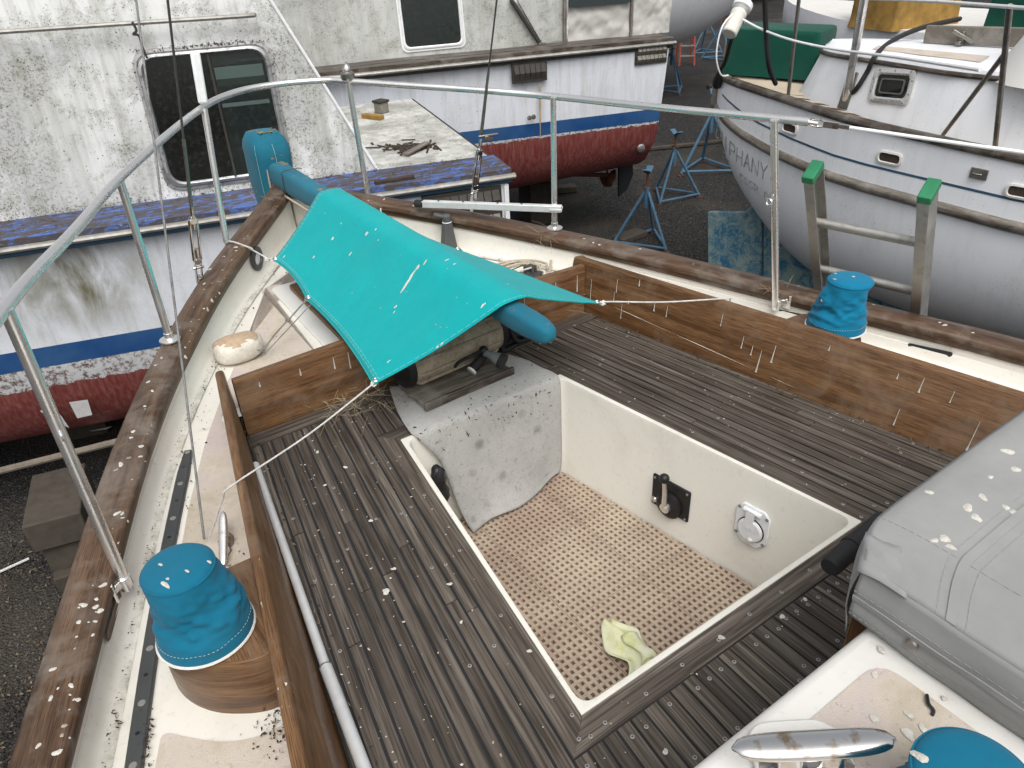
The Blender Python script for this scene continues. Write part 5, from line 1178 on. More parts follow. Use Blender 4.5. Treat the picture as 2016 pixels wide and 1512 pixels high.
# second sister
b2 = Boat(7.2, .24, 6.33); B2 = thing('motor_cruiser', 'grey-stained motor cruiser with brown gunwale and red bottom, further back with its propeller showing', 'motorboat', b2.w(2, 1.5, GROUND), 'blue striped sister motor cruisers')
rust = [(tuple(b2.w(4.72, 0, -.25)), .16, 0.0)]
hull_part(b2, B2, hull_mat('hull_far', b2.zg, .03, rust), MT['dark_wood'], MT['deck_grimy'])
cab2, s_at2 = cabin(b2, B2, ((1070, 82), (1012, 0)), MT['cabin_grey'], None, 1.6, -1.5)
q = [b2.px(x, y, TB+.04) for x, y in ((793, -40), (905, -40), (908, 84), (797, 90))]; w0, w1 = q[3][0], q[2][0]
P2, win2, lp2 = window(b2, B2, [(w0, 1.02), (w1, 1.02), (w1, q[2][1]), (w0, q[2][1])], TB, LEAN, .07, MT['white_strip'], [MT['window_glass']], None)
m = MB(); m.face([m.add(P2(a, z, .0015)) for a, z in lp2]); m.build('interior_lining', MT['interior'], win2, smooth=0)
for px0, px1, py0, py1, lab in ((1118, 1240, 5, 72, 0), (1244, 1318, 0, 66, 1)):
    a0 = b2.px(px0, py1, .38)[0]; a1 = b2.px(px1, py1, .38)[0]; m = MB()
    m.grid([[b2.w(a, .38+.03*nz((a*3, z*3, lab), 2.5)+.012*nz((a*9, z*9, 0), 2), z) for z in np.linspace(b2.zg, 1.0, 26)] for a in np.linspace(a0, a1, 40)]); m.build('canvas_panel', MT['vinyl_grey'], B2, smooth=60)
for px0, px1 in ((1108, 1114), (1238, 1243)):
    a0 = b2.px(px0, 70, .37)[0]; a1 = b2.px(px1, 70, .37)[0]; m = MB(); bevbox(m, b2, a0, a1, .34, .38, b2.zg, 1.2); m.build('panel_post', MT['grey_wood'], B2, bevel=.006)
a0 = b2.px(1118, 12, .37); a1 = b2.px(1238, 4, .37); m = MB(); bevbox(m, b2, a0[0], a1[0], .33, .36, a1[1], 1.2); m.build('dark_panel', MT['interior'], B2)
(sa, za), (sb, zb2) = b2.px(1062, 84, .36), b2.px(1008, 0, .36)
m = MB(); m.bar(b2.w(sa, .37, za), b2.w(sb, .40, zb2), .03, .06, E2); m.bar(b2.w(sa+.32, .37, za), b2.w(sb+.38, .40, zb2), .02, .05, E2) if False else None; m.build('slanting_strip', MT['dark_trim'], B2)
ss = [b2.px(x, y, .40) for x, y in ((1066, 84), (1108, 78), (1106, 0), (1018, 0))]; m = MB(); m.rings([[b2.w(a, t, z) for a, z in ss] for t in (.385, .42)]); m.build('wing_panel', MT['cabin_grey'], B2)
louvre(b2, B2, *[b2.px(1010, 122, 0)[0], b2.px(1073, 122, 0)[0]], b2.px(1040, 158, 0)[1], b2.px(1040, 124, 0)[1], 6, 1, MT['louvre'])
louvre(b2, B2, b2.px(1254, 100, 0)[0], b2.px(1310, 100, 0)[0], b2.px(1280, 122, 0)[1], b2.px(1280, 90, 0)[1], 7, 2, MT['louvre_pale'])
m = MB(); a, z = b2.px(1062, 165, 0); m.grid([[b2.w(a+w*(1+.5*math.sin(k*5)), -.003+.018*k*.5, z-.62*k) for w in (-.010, -.003, .003, .011)] for k in np.linspace(0, 1, 8)]); m.build('rust_streak', MT['rust_wash'], B2, smooth=0)
for px, py in ((1042, 232), (1050, 230)):
    a, z = b2.px(px, py, .02); m = MB(); m.lathe(b2.w(a, .016, z), -E2, [(.03, 0), (.028, .012), (.018, .014)], 12); m.build('skin_fitting', MT['steel_dull'], B2)
a, z = b2.px(1262, 292, .1); m = MB(); m.lathe(b2.w(a, .105, z), -E2+V((0, 0, -.2)), [(.06, 0), (.05, .02), (.02, .03)], 14); m.build('anode', MT['aluminium_dull'], B2)
m = MB(); a, z = b2.px(1262, 340, .9); c = b2.w(5.98, .75, z)
m = MB(); m.tube([b2.w(4.9, 1.0, b2.zg-1.75), b2.w(5.95, .8, b2.zg-1.86)], .03, 8); sh = m.build('propeller_shaft', MT['rust'], B2)
for k in range(3):
    an = k*2.09+.5; d = V((0, 0, 1))*math.cos(an)+E2*math.sin(an); m = MB(); c = b2.w(5.93, .8, b2.zg-1.86); s_ = d.cross(E1); m.grid([[c+d*r*.23+(s_*w+E1*w*.6)*.1*math.sin(math.pi*min(1, r*.9+.1)) for w in (-1, -.4, .4, 1)] for r in np.linspace(.1, 1, 7)]); m.build('propeller_blade', MT['rust'], sh, solid=.012)
m = MB(); rp = [(6.08, -1.62), (6.30, -1.62), (6.33, -1.9), (6.24, -2.12), (6.10, -2.2)]; m.rings([[b2.w(a, t, b2.zg+z) for a, z in rp] for t in (.78, .82)]); m.build('rudder', MT['dark_hull'], B2, bevel=.012)
m = MB(); m.tube([b2.w(6.2, .8, b2.zg-1.64), b2.w(6.2, .8, b2.zg-1.5)], .03, 8); m.build('rudder_stock', MT['rust'], B2)
m = MB(); bevbox(m, b2, 5.6, 6.42, .6, 1.0, b2.zg-1.63, b2.zg-1.56); m.build('skeg_plate', MT['timber'], B2, bevel=.01)
# ---------------------------------------------------------------- white double-ended sailing boat at right
T3 = V((5.15, 3.91, 0)); A3 = .25; C3 = V((math.sin(A3), -math.cos(A3), 0)); M3 = V((-math.cos(A3), -math.sin(A3), 0))
S3 = [0, .1, .25, .52, .99, 1.3, 1.6, 1.81, 2.35, 2.99, 4.5, 6, 7.5, 8.6]; W3 = [.015, .13, .245, .40, .64, .81, .96, 1.04, 1.18, 1.30, 1.45, 1.3, .7, .02]
_s3 = np.linspace(0, 8.6, 860); _w3 = np.interp(_s3, S3, W3); _w3[8:-8] = np.convolve(np.pad(_w3, 12, mode='edge'), np.ones(25)/25, 'valid')[8:-8]
def hb3(s): return float(np.interp(s, _s3, _w3))
def zc3(s): return interp(s, [0, 3, 5, 8.6], [.125, .0, -.02, .3])
def zr3(s): return interp(s, [0, .13, .42, .88, 1.43, 1.88, 2.41, 3.13, 5, 8.6], [-.19, -.235, -.32, -.39, -.42, -.43, -.44, -.47, -.5, -.3])
def zk3(s): return interp(s, [0, .08, .17, .35, .56, .84, 1.15, 1.4, 2.4, 6, 7.5, 8.6], [-.25, -.40, -.66, -.91, -1.14, -1.38, -1.58, -1.68, -1.78, -1.78, -1.0, -.1])
def w3(s, t, z): return T3+C3*s+M3*t+V((0, 0, z))
def hull3(s, z):
    zt, zk = zc3(s), zk3(s); u = max(0, min(1, (zt-z)/(zt-zk))); return hb3(s)*max(0.0, 1-u**4.2)**.58*(1+.02*math.sin(u*3))
B3 = thing('sailing_boat', 'white double-ended sailing boat with grey wooden rails and a blue rudder, at upper right', 'sailboat', w3(4, 0, GROUND))
SS = [0, .05, .12, .22, .35, .5, .7, .9, 1.1, 1.35, 1.6, 1.9, 2.2, 2.6, 3, 3.5, 4, 4.6, 5.3, 6, 6.8, 7.5, 8.1, 8.55]
m = MB()
for sg in (1, -1):
    rows = []
    for s in SS:
        zt, zk = zc3(s)-.03, zk3(s); rows.append([w3(s, sg*hull3(s, lerp(zt, zk, u)), lerp(zt, zk, u)) for u in (0, .06, .13, .2, .28, .36, .45, .55, .65, .75, .84, .92, .97, 1)])
    m.grid(rows if sg < 0 else [list(reversed(r)) for r in rows])
m.build('hull', MT['sail_hull'], B3, smooth=60)
def sweep3(name, zf, sec, mat, s0=0, s1=8.5, extra=0.0, bev=None):
    m = MB(); R_ = [[w3(s, max(hull3(s, zf(s)), .012)+o+extra, zf(s)+z) for o, z in sec] for s in SS if s0 <= s <= s1]; m.rings([list(reversed(r)) for r in R_]); return m.build(name, mat, B3, smooth=60)
sweep3('caprail', lambda s: zc3(s)-.005, [(-.10, -.03), (.02, -.03), (.03, -.01), (.025, .015), (0, .026), (-.06, .028), (-.10, .012)], MT['dark_wood'])
m = MB(); m.rings([[w3(s, -(max(hb3(s), .01)+o), zc3(s)+z) for o, z in ((-.10, -.03), (.02, -.03), (.03, -.01), (0, .026), (-.06, .028), (-.10, .012))] for s in SS]); m.build('caprail', MT['dark_wood'], B3, smooth=60)
sweep3('rubbing_strake', zr3, [(-.02, -.045), (.02, -.042), (.042, -.02), (.045, .012), (.025, .036), (-.02, .04)], MT['grey_wood'])
sweep3('cove_stripe', lambda s: interp(s, [0, .11, .58, 1.06, 1.66, 2.4, 3.07, 5, 8.6], [0, -.04, -.17, -.225, -.255, -.265, -.285, -.3, .0]), [(-.004, -.009), (.003, -.009), (.003, .009), (-.004, .009)], MT['blue_line'], .1)
m = MB(); m.box(w3(-.02, 0, -.06), (.07, .09, .3), Matrix.Rotation(-A3, 3, 'Z')); m.build('stem_fitting', MT['grey_wood'], B3, bevel=.03)
m = MB(); m.grid([[w3(s, hb3(s)*t, zc3(s)-.13+.11*(1-t*t)) for t in (-1, -.6, -.2, .2, .6, 1)] for s in SS]); m.build('deck', MT['shade_seam_underlay'], B3)
# planked stern deck
dk3 = None
for k in range(32):
    t0 = -1.2+k*.078; pts = []
    s_b = min([s for s in np.linspace(.15, 4.2, 160) if hb3(s)-.05 > max(abs(t0), abs(t0+.066))] or [4.4]); m = MB(); z = lambda s, t: zc3(s)-.118+.13*(1-min(1, (t/max(hb3(s), .1))**2))
    q = [(s_b, t0), (4.6, t0), (4.6, t0+.066), (s_b, t0+.066)]; i = [m.add(w3(s, t, z(s, t)+.004)) for s, t in q]; j = [m.add(w3(s, t, z(s, t)-.01)) for s, t in q]; m.face(i[::-1])
    for a in range(4): m.face((i[a], i[(a+1) % 4], j[(a+1) % 4], j[a]))
    m.build('deck_plank', MT['hose_tan'], B3, smooth=0)
# cabin trunk: base and top outlines
def trunk_z(s): return zc3(s)-.10
cb = [(.84, .02), (.88, .18), (1.08, .34), (1.4, .47), (1.85, .69), (2.34, .91), (3.2, 1.03), (4.5, 1.05)]
ct = [(1.02, .02), (1.06, .15), (1.22, .29), (1.5, .42), (1.92, .62), (2.4, .82), (3.2, .93), (4.5, .95)]
ZT3 = lambda s: interp(s, [1.0, 2.4, 5.5], [.47, .475, .5])
m = MB(); rows = []
for (s0, t0), (s1, t1) in zip(cb, ct):
    rows.append([w3(s0, t0, trunk_z(s0)), w3(lerp(s0, s1, .5), lerp(t0, t1, .5), lerp(trunk_z(s0), ZT3(s1)-.06, .5)), w3(s1, t1, ZT3(s1)-.05), w3(s1+.01, t1-.012, ZT3(s1)-.012), w3(s1+.03, t1-.05, ZT3(s1)), w3(s1+.06, t1*.5, ZT3(s1)+.03), w3(s1+.06, 0, ZT3(s1)+.035)])
m.grid([list(reversed(r)) for r in rows]); m.grid([[T3+C3*((p-T3).dot(C3))-M3*((p-T3).dot(M3))+V((0, 0, p.z)) for p in r] for r in rows]); cab3 = m.build('cabin_trunk', MT['sail_hull'], B3, smooth=50); cab3_bvh = m.bvh()
m = MB(); m.tube(smooth_path([r[2]+M3*.006-V((0, 0, .005)) for r in rows], 4), .02, 8); m.build('trunk_moulding', MT['dark_wood'], B3)
m = MB(); m.grid([[lerp(r[4], r[5], v)+V((0, 0, .006)) for v in (.35, .6, .9)] for r in rows[3:6]]); m.build('nonskid_panel', MT['nonskid'], B3)
# portlight on the trunk side
pc, pn = hit(cab3_bvh, 1757, 170)
if pc is None: pc, pn = w3(2.6, .56, .2), M3
pn = pn if pn.dot(M3) > 0 else -pn; pd = (C3-pn*C3.dot(pn)).normalized(); pu = pn.cross(pd); pu = pu if pu.z > 0 else -pu
fr_ = lambda w, h, o, r: [pc+pd*x+pu*y+pn*o for x, y in rnd_poly([(-w, -h), (w, -h), (w, h), (-w, h)], r, 5)]
m = MB(); m.rings([fr_(.205, .135, -.01, .06), fr_(.205, .135, .014, .06), fr_(.17, .10, .02, .045), fr_(.155, .086, .012, .04), fr_(.155, .086, -.002, .04)], caps=False); pl = m.build('portlight', MT['stainless'], B3)
m = MB(); m.face([m.add(p) for p in fr_(.157, .088, .003, .04)]); m.build('pane', MT['window_dark'], pl, smooth=0)
m = MB(); m.face([m.add(p) for p in fr_(.157, .088, .001, .04)]); m.build('interior_lining', MT['interior'], pl, smooth=0)
m = MB(); m.rings([fr_(.118, .058, .002, .025), fr_(.118, .058, .012, .025), fr_(.106, .048, .012, .02), fr_(.106, .048, .002, .02)], caps=False); m.build('inner_frame', MT['steel_dull'], pl)
for k in range(10):
    a = 2*math.pi*k/10+.3; m = MB(); x = max(-.186, min(.186, .26*math.cos(a))); y = max(-.117, min(.117, .16*math.sin(a))); m.lathe(pc+pd*x+pu*y+pn*.017, pn, [(.009, 0), (.006, .004)], 8); m.build('bolt', MT['steel_dull'], pl)
# freeing ports, chainplate fitting in the topsides
def on3(px, py, off=0.0):
    best = None
    for z in np.linspace(.15, -1.3, 600):
        p = atz(px, py, z); s = (p-T3).dot(C3); t = (p-T3).dot(M3)
        if s < 0: continue
        e = abs(t-hull3(s, z)-off)
        if best is None or e < best[0]: best = (e, s, z, p)
    return best[1], best[2]
def nrm3(s, z):
    a = w3(s-.03, hull3(s-.03, z), z); b = w3(s+.03, hull3(s+.03, z), z); c = w3(s, hull3(s, z-.03), z-.03); d = w3(s, hull3(s, z+.03), z+.03)
    n = (b-a).cross(d-c).normalized(); n = n if n.dot(M3) > 0 else -n; return n, (b-a).normalized()
for px, py in ((1556, 252), (1752, 311), (2012, 378)):
    s, z = on3(px, py); n, d = nrm3(s, z); u = n.cross(d); u = u if u.z > 0 else -u; c = w3(s, hull3(s, z), z)
    f_ = lambda w, h, o: [c+d*x+u*y+n*o for x, y in rnd_poly([(-w, -h), (w, -h), (w, h), (-w, h)], h*.95, 4)]
    m = MB(); m.rings([f_(.105, .05, -.01), f_(.105, .05, .014), f_(.09, .036, .018), f_(.085, .03, .004)], caps=False); fp = m.build('freeing_port', MT['gelcoat_white'], B3); m = MB(); m.face([m.add(p) for p in f_(.087, .032, .006)]); m.build('port_opening', MT['debris'], fp, smooth=0)
s, z = on3(1928, 342); n, d = nrm3(s, z); c = w3(s, hull3(s, z), z); m = MB(); m.bar(c-d*.06+n*.008, c+d*.06+n*.008, .012, .075, n.cross(d)); m.tube(smooth_path([c-d*.04+n*.015, c-d*.02+n*.04, c+d*.03+n*.03], 4), .008, 6); m.build('eye_plate', MT['steel_dull'], B3, bevel=.004)
# name lettering in strokes on the quarter
GL = {'E': [((1, 0), (0, 0), (0, 1), (1, 1)), ((0, .5), (.8, .5))], 'P': [((0, 0), (0, 1), (.9, .95), (1, .72), (.85, .5), (0, .48))], 'I': [((.5, 0), (.5, 1))], 'H': [((0, 0), (0, 1)), ((1, 0), (1, 1)), ((0, .5), (1, .5))], 'A': [((0, 0), (.5, 1), (1, 0)), ((.2, .4), (.8, .4))], 'N': [((0, 0), (0, 1), (1, 0), (1, 1))], 'Y': [((0, 1), (.5, .5), (1, 1)), ((.5, .5), (.5, 0))], 'S': [((1, .85), (.6, 1), (.1, .85), (.2, .58), (.8, .42), (.95, .15), (.5, 0), (0, .15))], 'R': [((0, 0), (0, 1), (.9, .95), (1, .72), (.85, .5), (0, .48)), ((.5, .48), (1, 0))], 'O': [((.5, 0), (.05, .2), (.05, .8), (.5, 1), (.95, .8), (.95, .2), (.5, 0))], 'F': [((0, 0), (0, 1), (1, 1)), ((0, .5), (.8, .5))], 'C': [((1, .85), (.5, 1), (.05, .8), (.05, .2), (.5, 0), (1, .15))], '.': [((.4, 0), (.5, .06))]}
def lettering(txt, s0, ds, z0f, h, lw, name, mat):
    m = MB()
    for i, ch in enumerate(txt):
        if ch == ' ': continue
        for st in GL[ch]:
            pts = []
            for (ax, az), (bx, bz) in zip(st[:-1], st[1:]):
                for k in range(5):
                    u = k/5; x = lerp(ax, bx, u); zz = lerp(az, bz, u); s = max(.03, s0+ds*(i+.72*x)); z = z0f(s)+h*zz; pts.append(w3(s, hull3(s, z)+.003, z))
            x, zz = st[-1]; s = max(.03, s0+ds*(i+.72*x)); z = z0f(s)+h*zz; pts.append(w3(s, hull3(s, z)+.003, z)); m.tube(pts, lw, 4)
    return m.build(name, mat, B3, smooth=0)
lettering('EPIPHANY', -.02, .116, lambda s: zr3(s)-.30, .15, .006, 'name_lettering', MT['letter'])
lettering('S.F. CSSR.O.', .12, .075, lambda s: zr3(s)-.46-.02*s, .08, .0032, 'port_lettering', MT['letter'])
# skeg and rudder
m = MB(); rp = [(.03, -1.31), (.46, -1.23), (.56, -1.12), (.66, -1.2), (.76, -2.05), (.16, -2.1), (.10, -1.95)]; m.rings([[w3(s, t, z) for s, z in rp] for t in (-.03, .03)]); m.build('rudder', MT['blue_antifoul'], B3, bevel=.015)
m = MB(); rp = [(.69, -1.2), (1.15, -1.55), (2.2, -1.7), (5.5, -1.75), (5.2, -2.28), (1.3, -2.28), (.79, -2.05)]; m.rings([[w3(s, t*interp(z, [-2.3, -1.2], [.8, 1.2]), z) for s, z in rp] for t in (-.05, .05)]); m.build('keel', MT['blue_antifoul'], B3, bevel=.015)
# stanchions and guard wires of that boat
def p3(px, py, s): # point seen at pixel, at station s of that boat
    return atplane(px, py, w3(s, 0, 0), C3)
for name, b_, t_, r, mt in (('stanchion', (1552, 190), (1575, -20), .016, 'steel_dull'), ('stanchion', (1466, 130), (1468, 40), .014, 'stainless'), ('stanchion', (1962, 285), (1988, 12), .018, 'steel_dull'), ('mast_support', (1668, 185), (1705, -20), .034, 'stainless')):
    if name == 'mast_support': a, n_ = hit(cab3_bvh, *b_); a = a if a else w3(2.1, .45, .2)
    else: a = atz(*b_, zc3(1.0 if b_[0] < 1700 else 2.9)+.0)
    s = (a-T3).dot(C3); q = p3(*t_, s+(.05 if name != 'brace' else .12)); m = MB(); m.tube([a-V((0, 0, .05)), q], r, 10); o = m.build(name, MT[mt], B3)
    if name == 'mast_support': m = MB(); n_ = n_ if n_ is not None else M3; n_ = n_ if n_.dot(M3) > 0 else -n_; m.box(a+V((0, 0, .03)), (.11, .012, .30), n_.to_track_quat('Y', 'Z').to_matrix()); m.build('foot_plate', MT['steel_dull'], o, bevel=.004)
q0, q1 = atz(1962, 285, zc3(2.9)), None; q1 = p3(1988, 12, (q0-T3).dot(C3)+.05); m = MB(); m.tube([atz(1856, 266, zc3(2.6)), lerp(q0, q1, .72)], .016, 8); m.build('brace', MT['steel_dull'], B3)
a = atz(1466, 45, .58); c = atz(1800, 118, .52); m = MB(); gp = [atplane(x, y, w3(s, 0, 0), C3) for x, y, s in ((1462, 38, .75), (1500, 58, .95), (1562, 80, 1.35), (1650, 98, 1.8), (1760, 112, 2.4), (1930, 138, 3.0))]; m.tube(smooth_path(gp, 5), .009, 7); m.build('guard_wire', MT['white_strip'], B3)
gp = [atplane(x, y, w3(s, 0, 0), C3) for x, y, s in ((1700, -3, 1.9), (1850, 3, 2.5), (2005, 15, 3.05), (2060, 18, 3.2))]; m = MB(); m.tube(gp, .009, 7); m.build('guard_wire', MT['white_strip'], B3)
# cleat, companion slide and ventilator cowl on the trunk
hitc = lambda x, y: (hit(cab3_bvh, x, y)[0] or w3(3, .4, .6))
p = hitc(1895, 92); m = MB(); m.bar(p+V((-.06, .08, .12)), p+V((.05, -.05, .03)), .03, .03); m.box(p+V((0, .02, .03)), (.11, .04, .03)); m.box(p+V((0, .02, .07)), (.03, .03, .09)); m.build('cleat', MT['steel_dull'], B3, bevel=.006)
a = hitc(1818, 85); m = MB(); e = (w3(4.2, .15, ZT3(4.2))-a); e.z = 0; e.normalize(); m.bar(a+V((0, 0, .07)), a+e*1.3+V((0, 0, .10)), .05, .14); m.build('slide_rail', MT['grey_wood'], B3, bevel=.008)
c = w3(3.05, .55, 0); m = MB(); m.rings([[c+(C3*math.cos(k)*r+M3*math.sin(k)*r)+V((0, 0, z)) for k in np.linspace(0, 6.28, 21)[:-1]] for r, z in ((.55, .40), (.42, .62), (.30, .86), (.25, .93))]); m.build('cowl_base', MT['gelcoat_white'], B3, smooth=60)
m = MB(); m.tube([c+(C3*math.cos(k)*.25+M3*math.sin(k)*.25)+V((0, 0, .94)) for k in np.linspace(0, 6.28, 25)[:-1]], .035, 8, True); m.build('cowl_rim', MT['coaming_teak'], B3)
# loose things on the sailing boat
def boxthing(name, c, size, rz, mat, label, cat, wob=.012, n=9):
    m = MB(); R_ = []
    for u, k in ((0, 1.03), (.15, 1.0), (.5, .985), (.9, .985), (.98, .97), (1.0, .93)):
        lp = rnd_poly([(-size[0]/2*k, -size[1]/2*k), (size[0]/2*k, -size[1]/2*k), (size[0]/2*k, size[1]/2*k), (-size[0]/2*k, size[1]/2*k)], .05, 3); lp2_ = []
        for i in range(len(lp)):
            a = V((*lp[i], 0)); b = V((*lp[(i+1) % len(lp)], 0))
            for j in range(3): q = lerp(a, b, j/3); lp2_.append(q)
        R_.append([V(c)+Matrix.Rotation(rz, 3, 'Z')@(q*(1+wob*nz((q.x*3, q.y*3, u*2), 2))+V((0, 0, size[2]*u))) for q in lp2_])
    m.rings(R_); return tag(m.build(name, mat, smooth=45), label, cat)
g0 = w3(1.12, -.20, zc3(1.0)-.08)
gc_near = atz(1560, 143, zc3(1)-.09); 
boxthing('covered_box', w3(.50, -.22, .14), (.55, .92, .42), -A3+.57, MT['green_canvas'], 'large box under a dark green cover on the stern deck of the white sailing boat', 'covered box')
boxthing('wooden_locker', (10.2, 5.0, .02), (1.3, .8, .75), -A3+.1, MT['yellow_board'], 'peeling ochre wooden locker with a round disc, behind the cabin of the white boat', 'locker', .004)
boxthing('covered_bundle', (10.9, 3.2, .02), (2.0, 1.0, .6), -A3+.2, MT['green_canvas'], 'low bundle under a green cover at the top right behind the cabin', 'covered bundle')
m = MB(); pts = [atz(x, y, .02) for x, y in ((1492, 172), (1520, 170), (1555, 178), (1560, 185), (1520, 180), (1495, 176))]
m = MB()
for k in range(6):
    a = atz(1492, 171, .04-.02*k*.5); b = atz(1560, 182, .04-.02*k*.5); m.tube(smooth_path([a+V((0, 0, .01*k)), lerp(a, b, .3)+V((0, .02, .012*k)), lerp(a, b, .7)+V((0, .02, .012*k)), b+V((0, 0, .01*k))], 4), .014, 7)
tag(m.build('yellow_rope', MT['rope_yellow']), 'flaked yellow rope along the stern rail of the white sailing boat', 'rope')
hp = [w3(.2, .05, .62), w3(.28, .0, .75)]
pp = [atplane(1474, -20, w3(.55, 0, 0), C3), atplane(1445, 60, w3(.4, 0, 0), C3), atplane(1428, 120, w3(.2, 0, 0), C3), atplane(1418, 138, w3(.12, 0, 0), C3)]
m = MB(); m.tube(smooth_path(pp+[w3(.03, .1, .03)], 4), [.02]*13+[.03, .045, .05, .045], 8); tag(m.build('thick_rope', MT['black_rubber']), 'thick black rope leading down to the pointed stern of the white sailing boat', 'rope')
pp = [atplane(1505, -20, w3(1.0, 0, 0), C3), atplane(1508, 60, w3(1.0, 0, 0), C3), atplane(1514, 130, w3(1.02, 0, 0), C3), atplane(1527, 165, w3(1.0, 0, 0), C3)]
m = MB(); m.tube(smooth_path(pp, 5), .02, 8); tag(m.build('black_hose', MT['black_rubber']), 'black hose hanging in front of the big green covered box', 'hose')
pp = [(1565, 200, 0), (1620, 213, 0), (1655, 208, 0), (1685, 180, 1), (1708, 145, 1), (1725, 112, 1), (1760, 82, 1), (1815, 58, 1), (1890, 40, 1)]; q = []
for x, y, k in pp:
    h_ = hit(cab3_bvh, x, y)[0]
    q.append((h_ if (k and h_) else atz(x, y, zc3(1.9)-.06+(.0 if not k else .6)))+M3*.02+V((0, 0, .015)))
m = MB(); m.tube(smooth_path(q, 5), .021, 8); tag(m.build('black_hose', MT['black_rubber']), 'black corrugated hose climbing over the cabin side of the white sailing boat', 'hose')
c = atplane(1448, 40, w3(.55, 0, 0), C3); ax = (atplane(1468, 5, w3(.55, 0, 0), C3)-atplane(1440, 62, w3(.55, 0, 0), C3)).normalized(); t = thing('danbuoy_light', 'white cylindrical rescue light strapped to the stern rail of the white boat', 'rescue light', c); m = MB(); m.lathe(c, ax, [(.058, -.14), (.066, -.13), (.066, .04), (.07, .05), (.07, .075), (.045, .1)], 18); m.build('canister', MT['cream_plastic'], t); m = MB(); m.lathe(c, ax, [(.04, .1), (.085, .12), (.085, .17), (.04, .19)], 14); m.build('bracket', MT['white_plastic'], t)
m = MB(); m.tube(smooth_path([c+ax*.15, c+V((-.15, .0, -.02)), c+V((-.2, 0, -.25)), c+V((-.12, 0, -.42)), c+V((-.02, 0, -.44))], 5), .007, 6); m.build('lanyard', MT['white_strip'], t)
m = MB(); m.rings([[w3(.1+o, t, z) for o, t in ((-.05, -.06), (.05, -.06), (.05, .06), (-.05, .06))] for z in (.08, .42)]); m.build('stern_post', MT['grey_wood'], B3, bevel=.01)
# ---------------------------------------------------------------- ladder leaning on the starboard rail
lt = thing('ladder', 'aluminium ladder with green end caps leaning against the right rail', 'ladder', (1.9, .0, GROUND))
zl = .62
a0, a1 = atz(1598, 345, zl), atz(1834, 372, zl)
d0 = atz(1612, 560, .14); d1 = atz(1818, 612, .14)
wid = V((d1.x-d0.x, d1.y-d0.y, 0)); wid_l = wid.length; wid.normalize()
# rails pass over the caprail at d0,d1 and rise to the tops seen
def rail_top(d, px, py):
    best = None
    for z in np.linspace(.3, 1.0, 500):
        p = atz(px, py, z); e = abs((p-d).dot(wid))
        if best is None or e < best[0]: best = (e, p)
    return best[1]
t0, t1 = rail_top(d0, 1600, 345), rail_top(d1, 1834, 372); zt = (t0.z+t1.z)/2
lean = ((t0-d0)+(t1-d1))/2; lean = lean-wid*lean.dot(wid)
for d in (d0, d1):
    top = d+lean; bot = d+lean*((GROUND-d.z)/lean.z); e = (top-bot).normalized(); nrm = wid.cross(e).normalized(); m = MB()
    sg = 1 if d is d0 else -1
    m.bar(bot, top, .0055, .085, nrm)
    for k in (-1, 1): m.bar(bot+nrm*.042*k+wid*sg*.017, top+nrm*.042*k+wid*sg*.017, .036, .0055, nrm)
    m.build('side_rail', MT['aluminium_dull'], lt)
    m = MB(); m.bar(top-e*.014+wid*sg*.014, top+e*.018+wid*sg*.014, .046, .094, nrm); m.build('end_cap', MT['green_cap'], lt, bevel=.004)
L_ = lean.length; e = lean.normalized(); k0 = rail_top(d0, 1612, 418); base = (k0-d0).dot(e)
for k in range(-8, 1):
    c0, c1 = d0+e*(base+k*.285), d1+e*(base+k*.285); m = MB(); m.tube([c0, c1], .018, 12); m.build('rung', MT['aluminium_dull'], lt, smooth=40)
# ---------------------------------------------------------------- boat stands
def stand_proto():
    t = thing('boat_stand', '', 'boat stand', (0, 0, 0), 'blue boat stands on the gravel')
    H = .74; R_ = .44
    for k in range(3):
        a = 2*math.pi*k/3; p = V((math.cos(a)*R_, math.sin(a)*R_, .03)); m = MB(); m.tube([p, V((math.cos(a)*.03, math.sin(a)*.03, H))], .021, 8); m.build('leg', MT['stand_blue'], t)
        m = MB(); m.box(p+V((0, 0, -.02)), (.1, .06, .012), Matrix.Rotation(a, 3, 'Z')); m.build('foot', MT['rust'], t)
        b = 2*math.pi*(k+1)/3; m = MB(); m.tube([p+V((0, 0, .03)), V((math.cos(b)*R_, math.sin(b)*R_, .06))], .017, 8); m.build('base_bar', MT['stand_blue'], t)
    m = MB(); m.tube([(0, 0, H-.22), (0, 0, H+.06)], .032, 10); m.build('socket', MT['stand_blue'], t)
    m = MB(); m.tube([(0, 0, H), (0, 0, H+.26)], .018, 8); m.tube([(-.09, 0, H+.075), (.09, 0, H+.075)], .011, 6); m.build('screw', MT['rust'], t)
    m = MB(); m.bar((-.11, 0, H+.32), (0, 0, H+.26), .09, .02); m.bar((.11, 0, H+.32), (0, 0, H+.26), .09, .02); m.build('saddle', MT['stand_blue'], t, bevel=.006)
    return t
st = stand_proto()
def g_at(px, py): return atz(px, py, GROUND+.01)
spots = [((1268, 478), .5, 1.0, 'blue boat stand under the propeller of the red-bottomed cruiser'), ((1322, 388), 1.4, 1.0, 'free blue boat stand with an empty saddle standing on the gravel between the boats'), ((1392, 335), .9, 1.28, 'tall blue boat stand leaning its legs against the pointed stern of the white sailing boat'), ((1318, 180), .2, 1.25, 'blue boat stand just behind the stern corner of the red-bottomed cruiser'), ((1388, 105), 1.0, 1.25, 'farthest blue boat stand, in the shade below the hull at the top'), ((1418, 118), 2.2, 1.3, 'blue boat stand half hidden by the pointed stern, in the shade at the top')]
for i, (g_, rz, sc_, lab) in enumerate(spots):
    p = g_at(*g_); p.z = GROUND
    if i == 0: st.location = p; st.rotation_euler.z = rz; st['label'] = lab
    else: copy_thing(st, p, rz, lab, sc_)
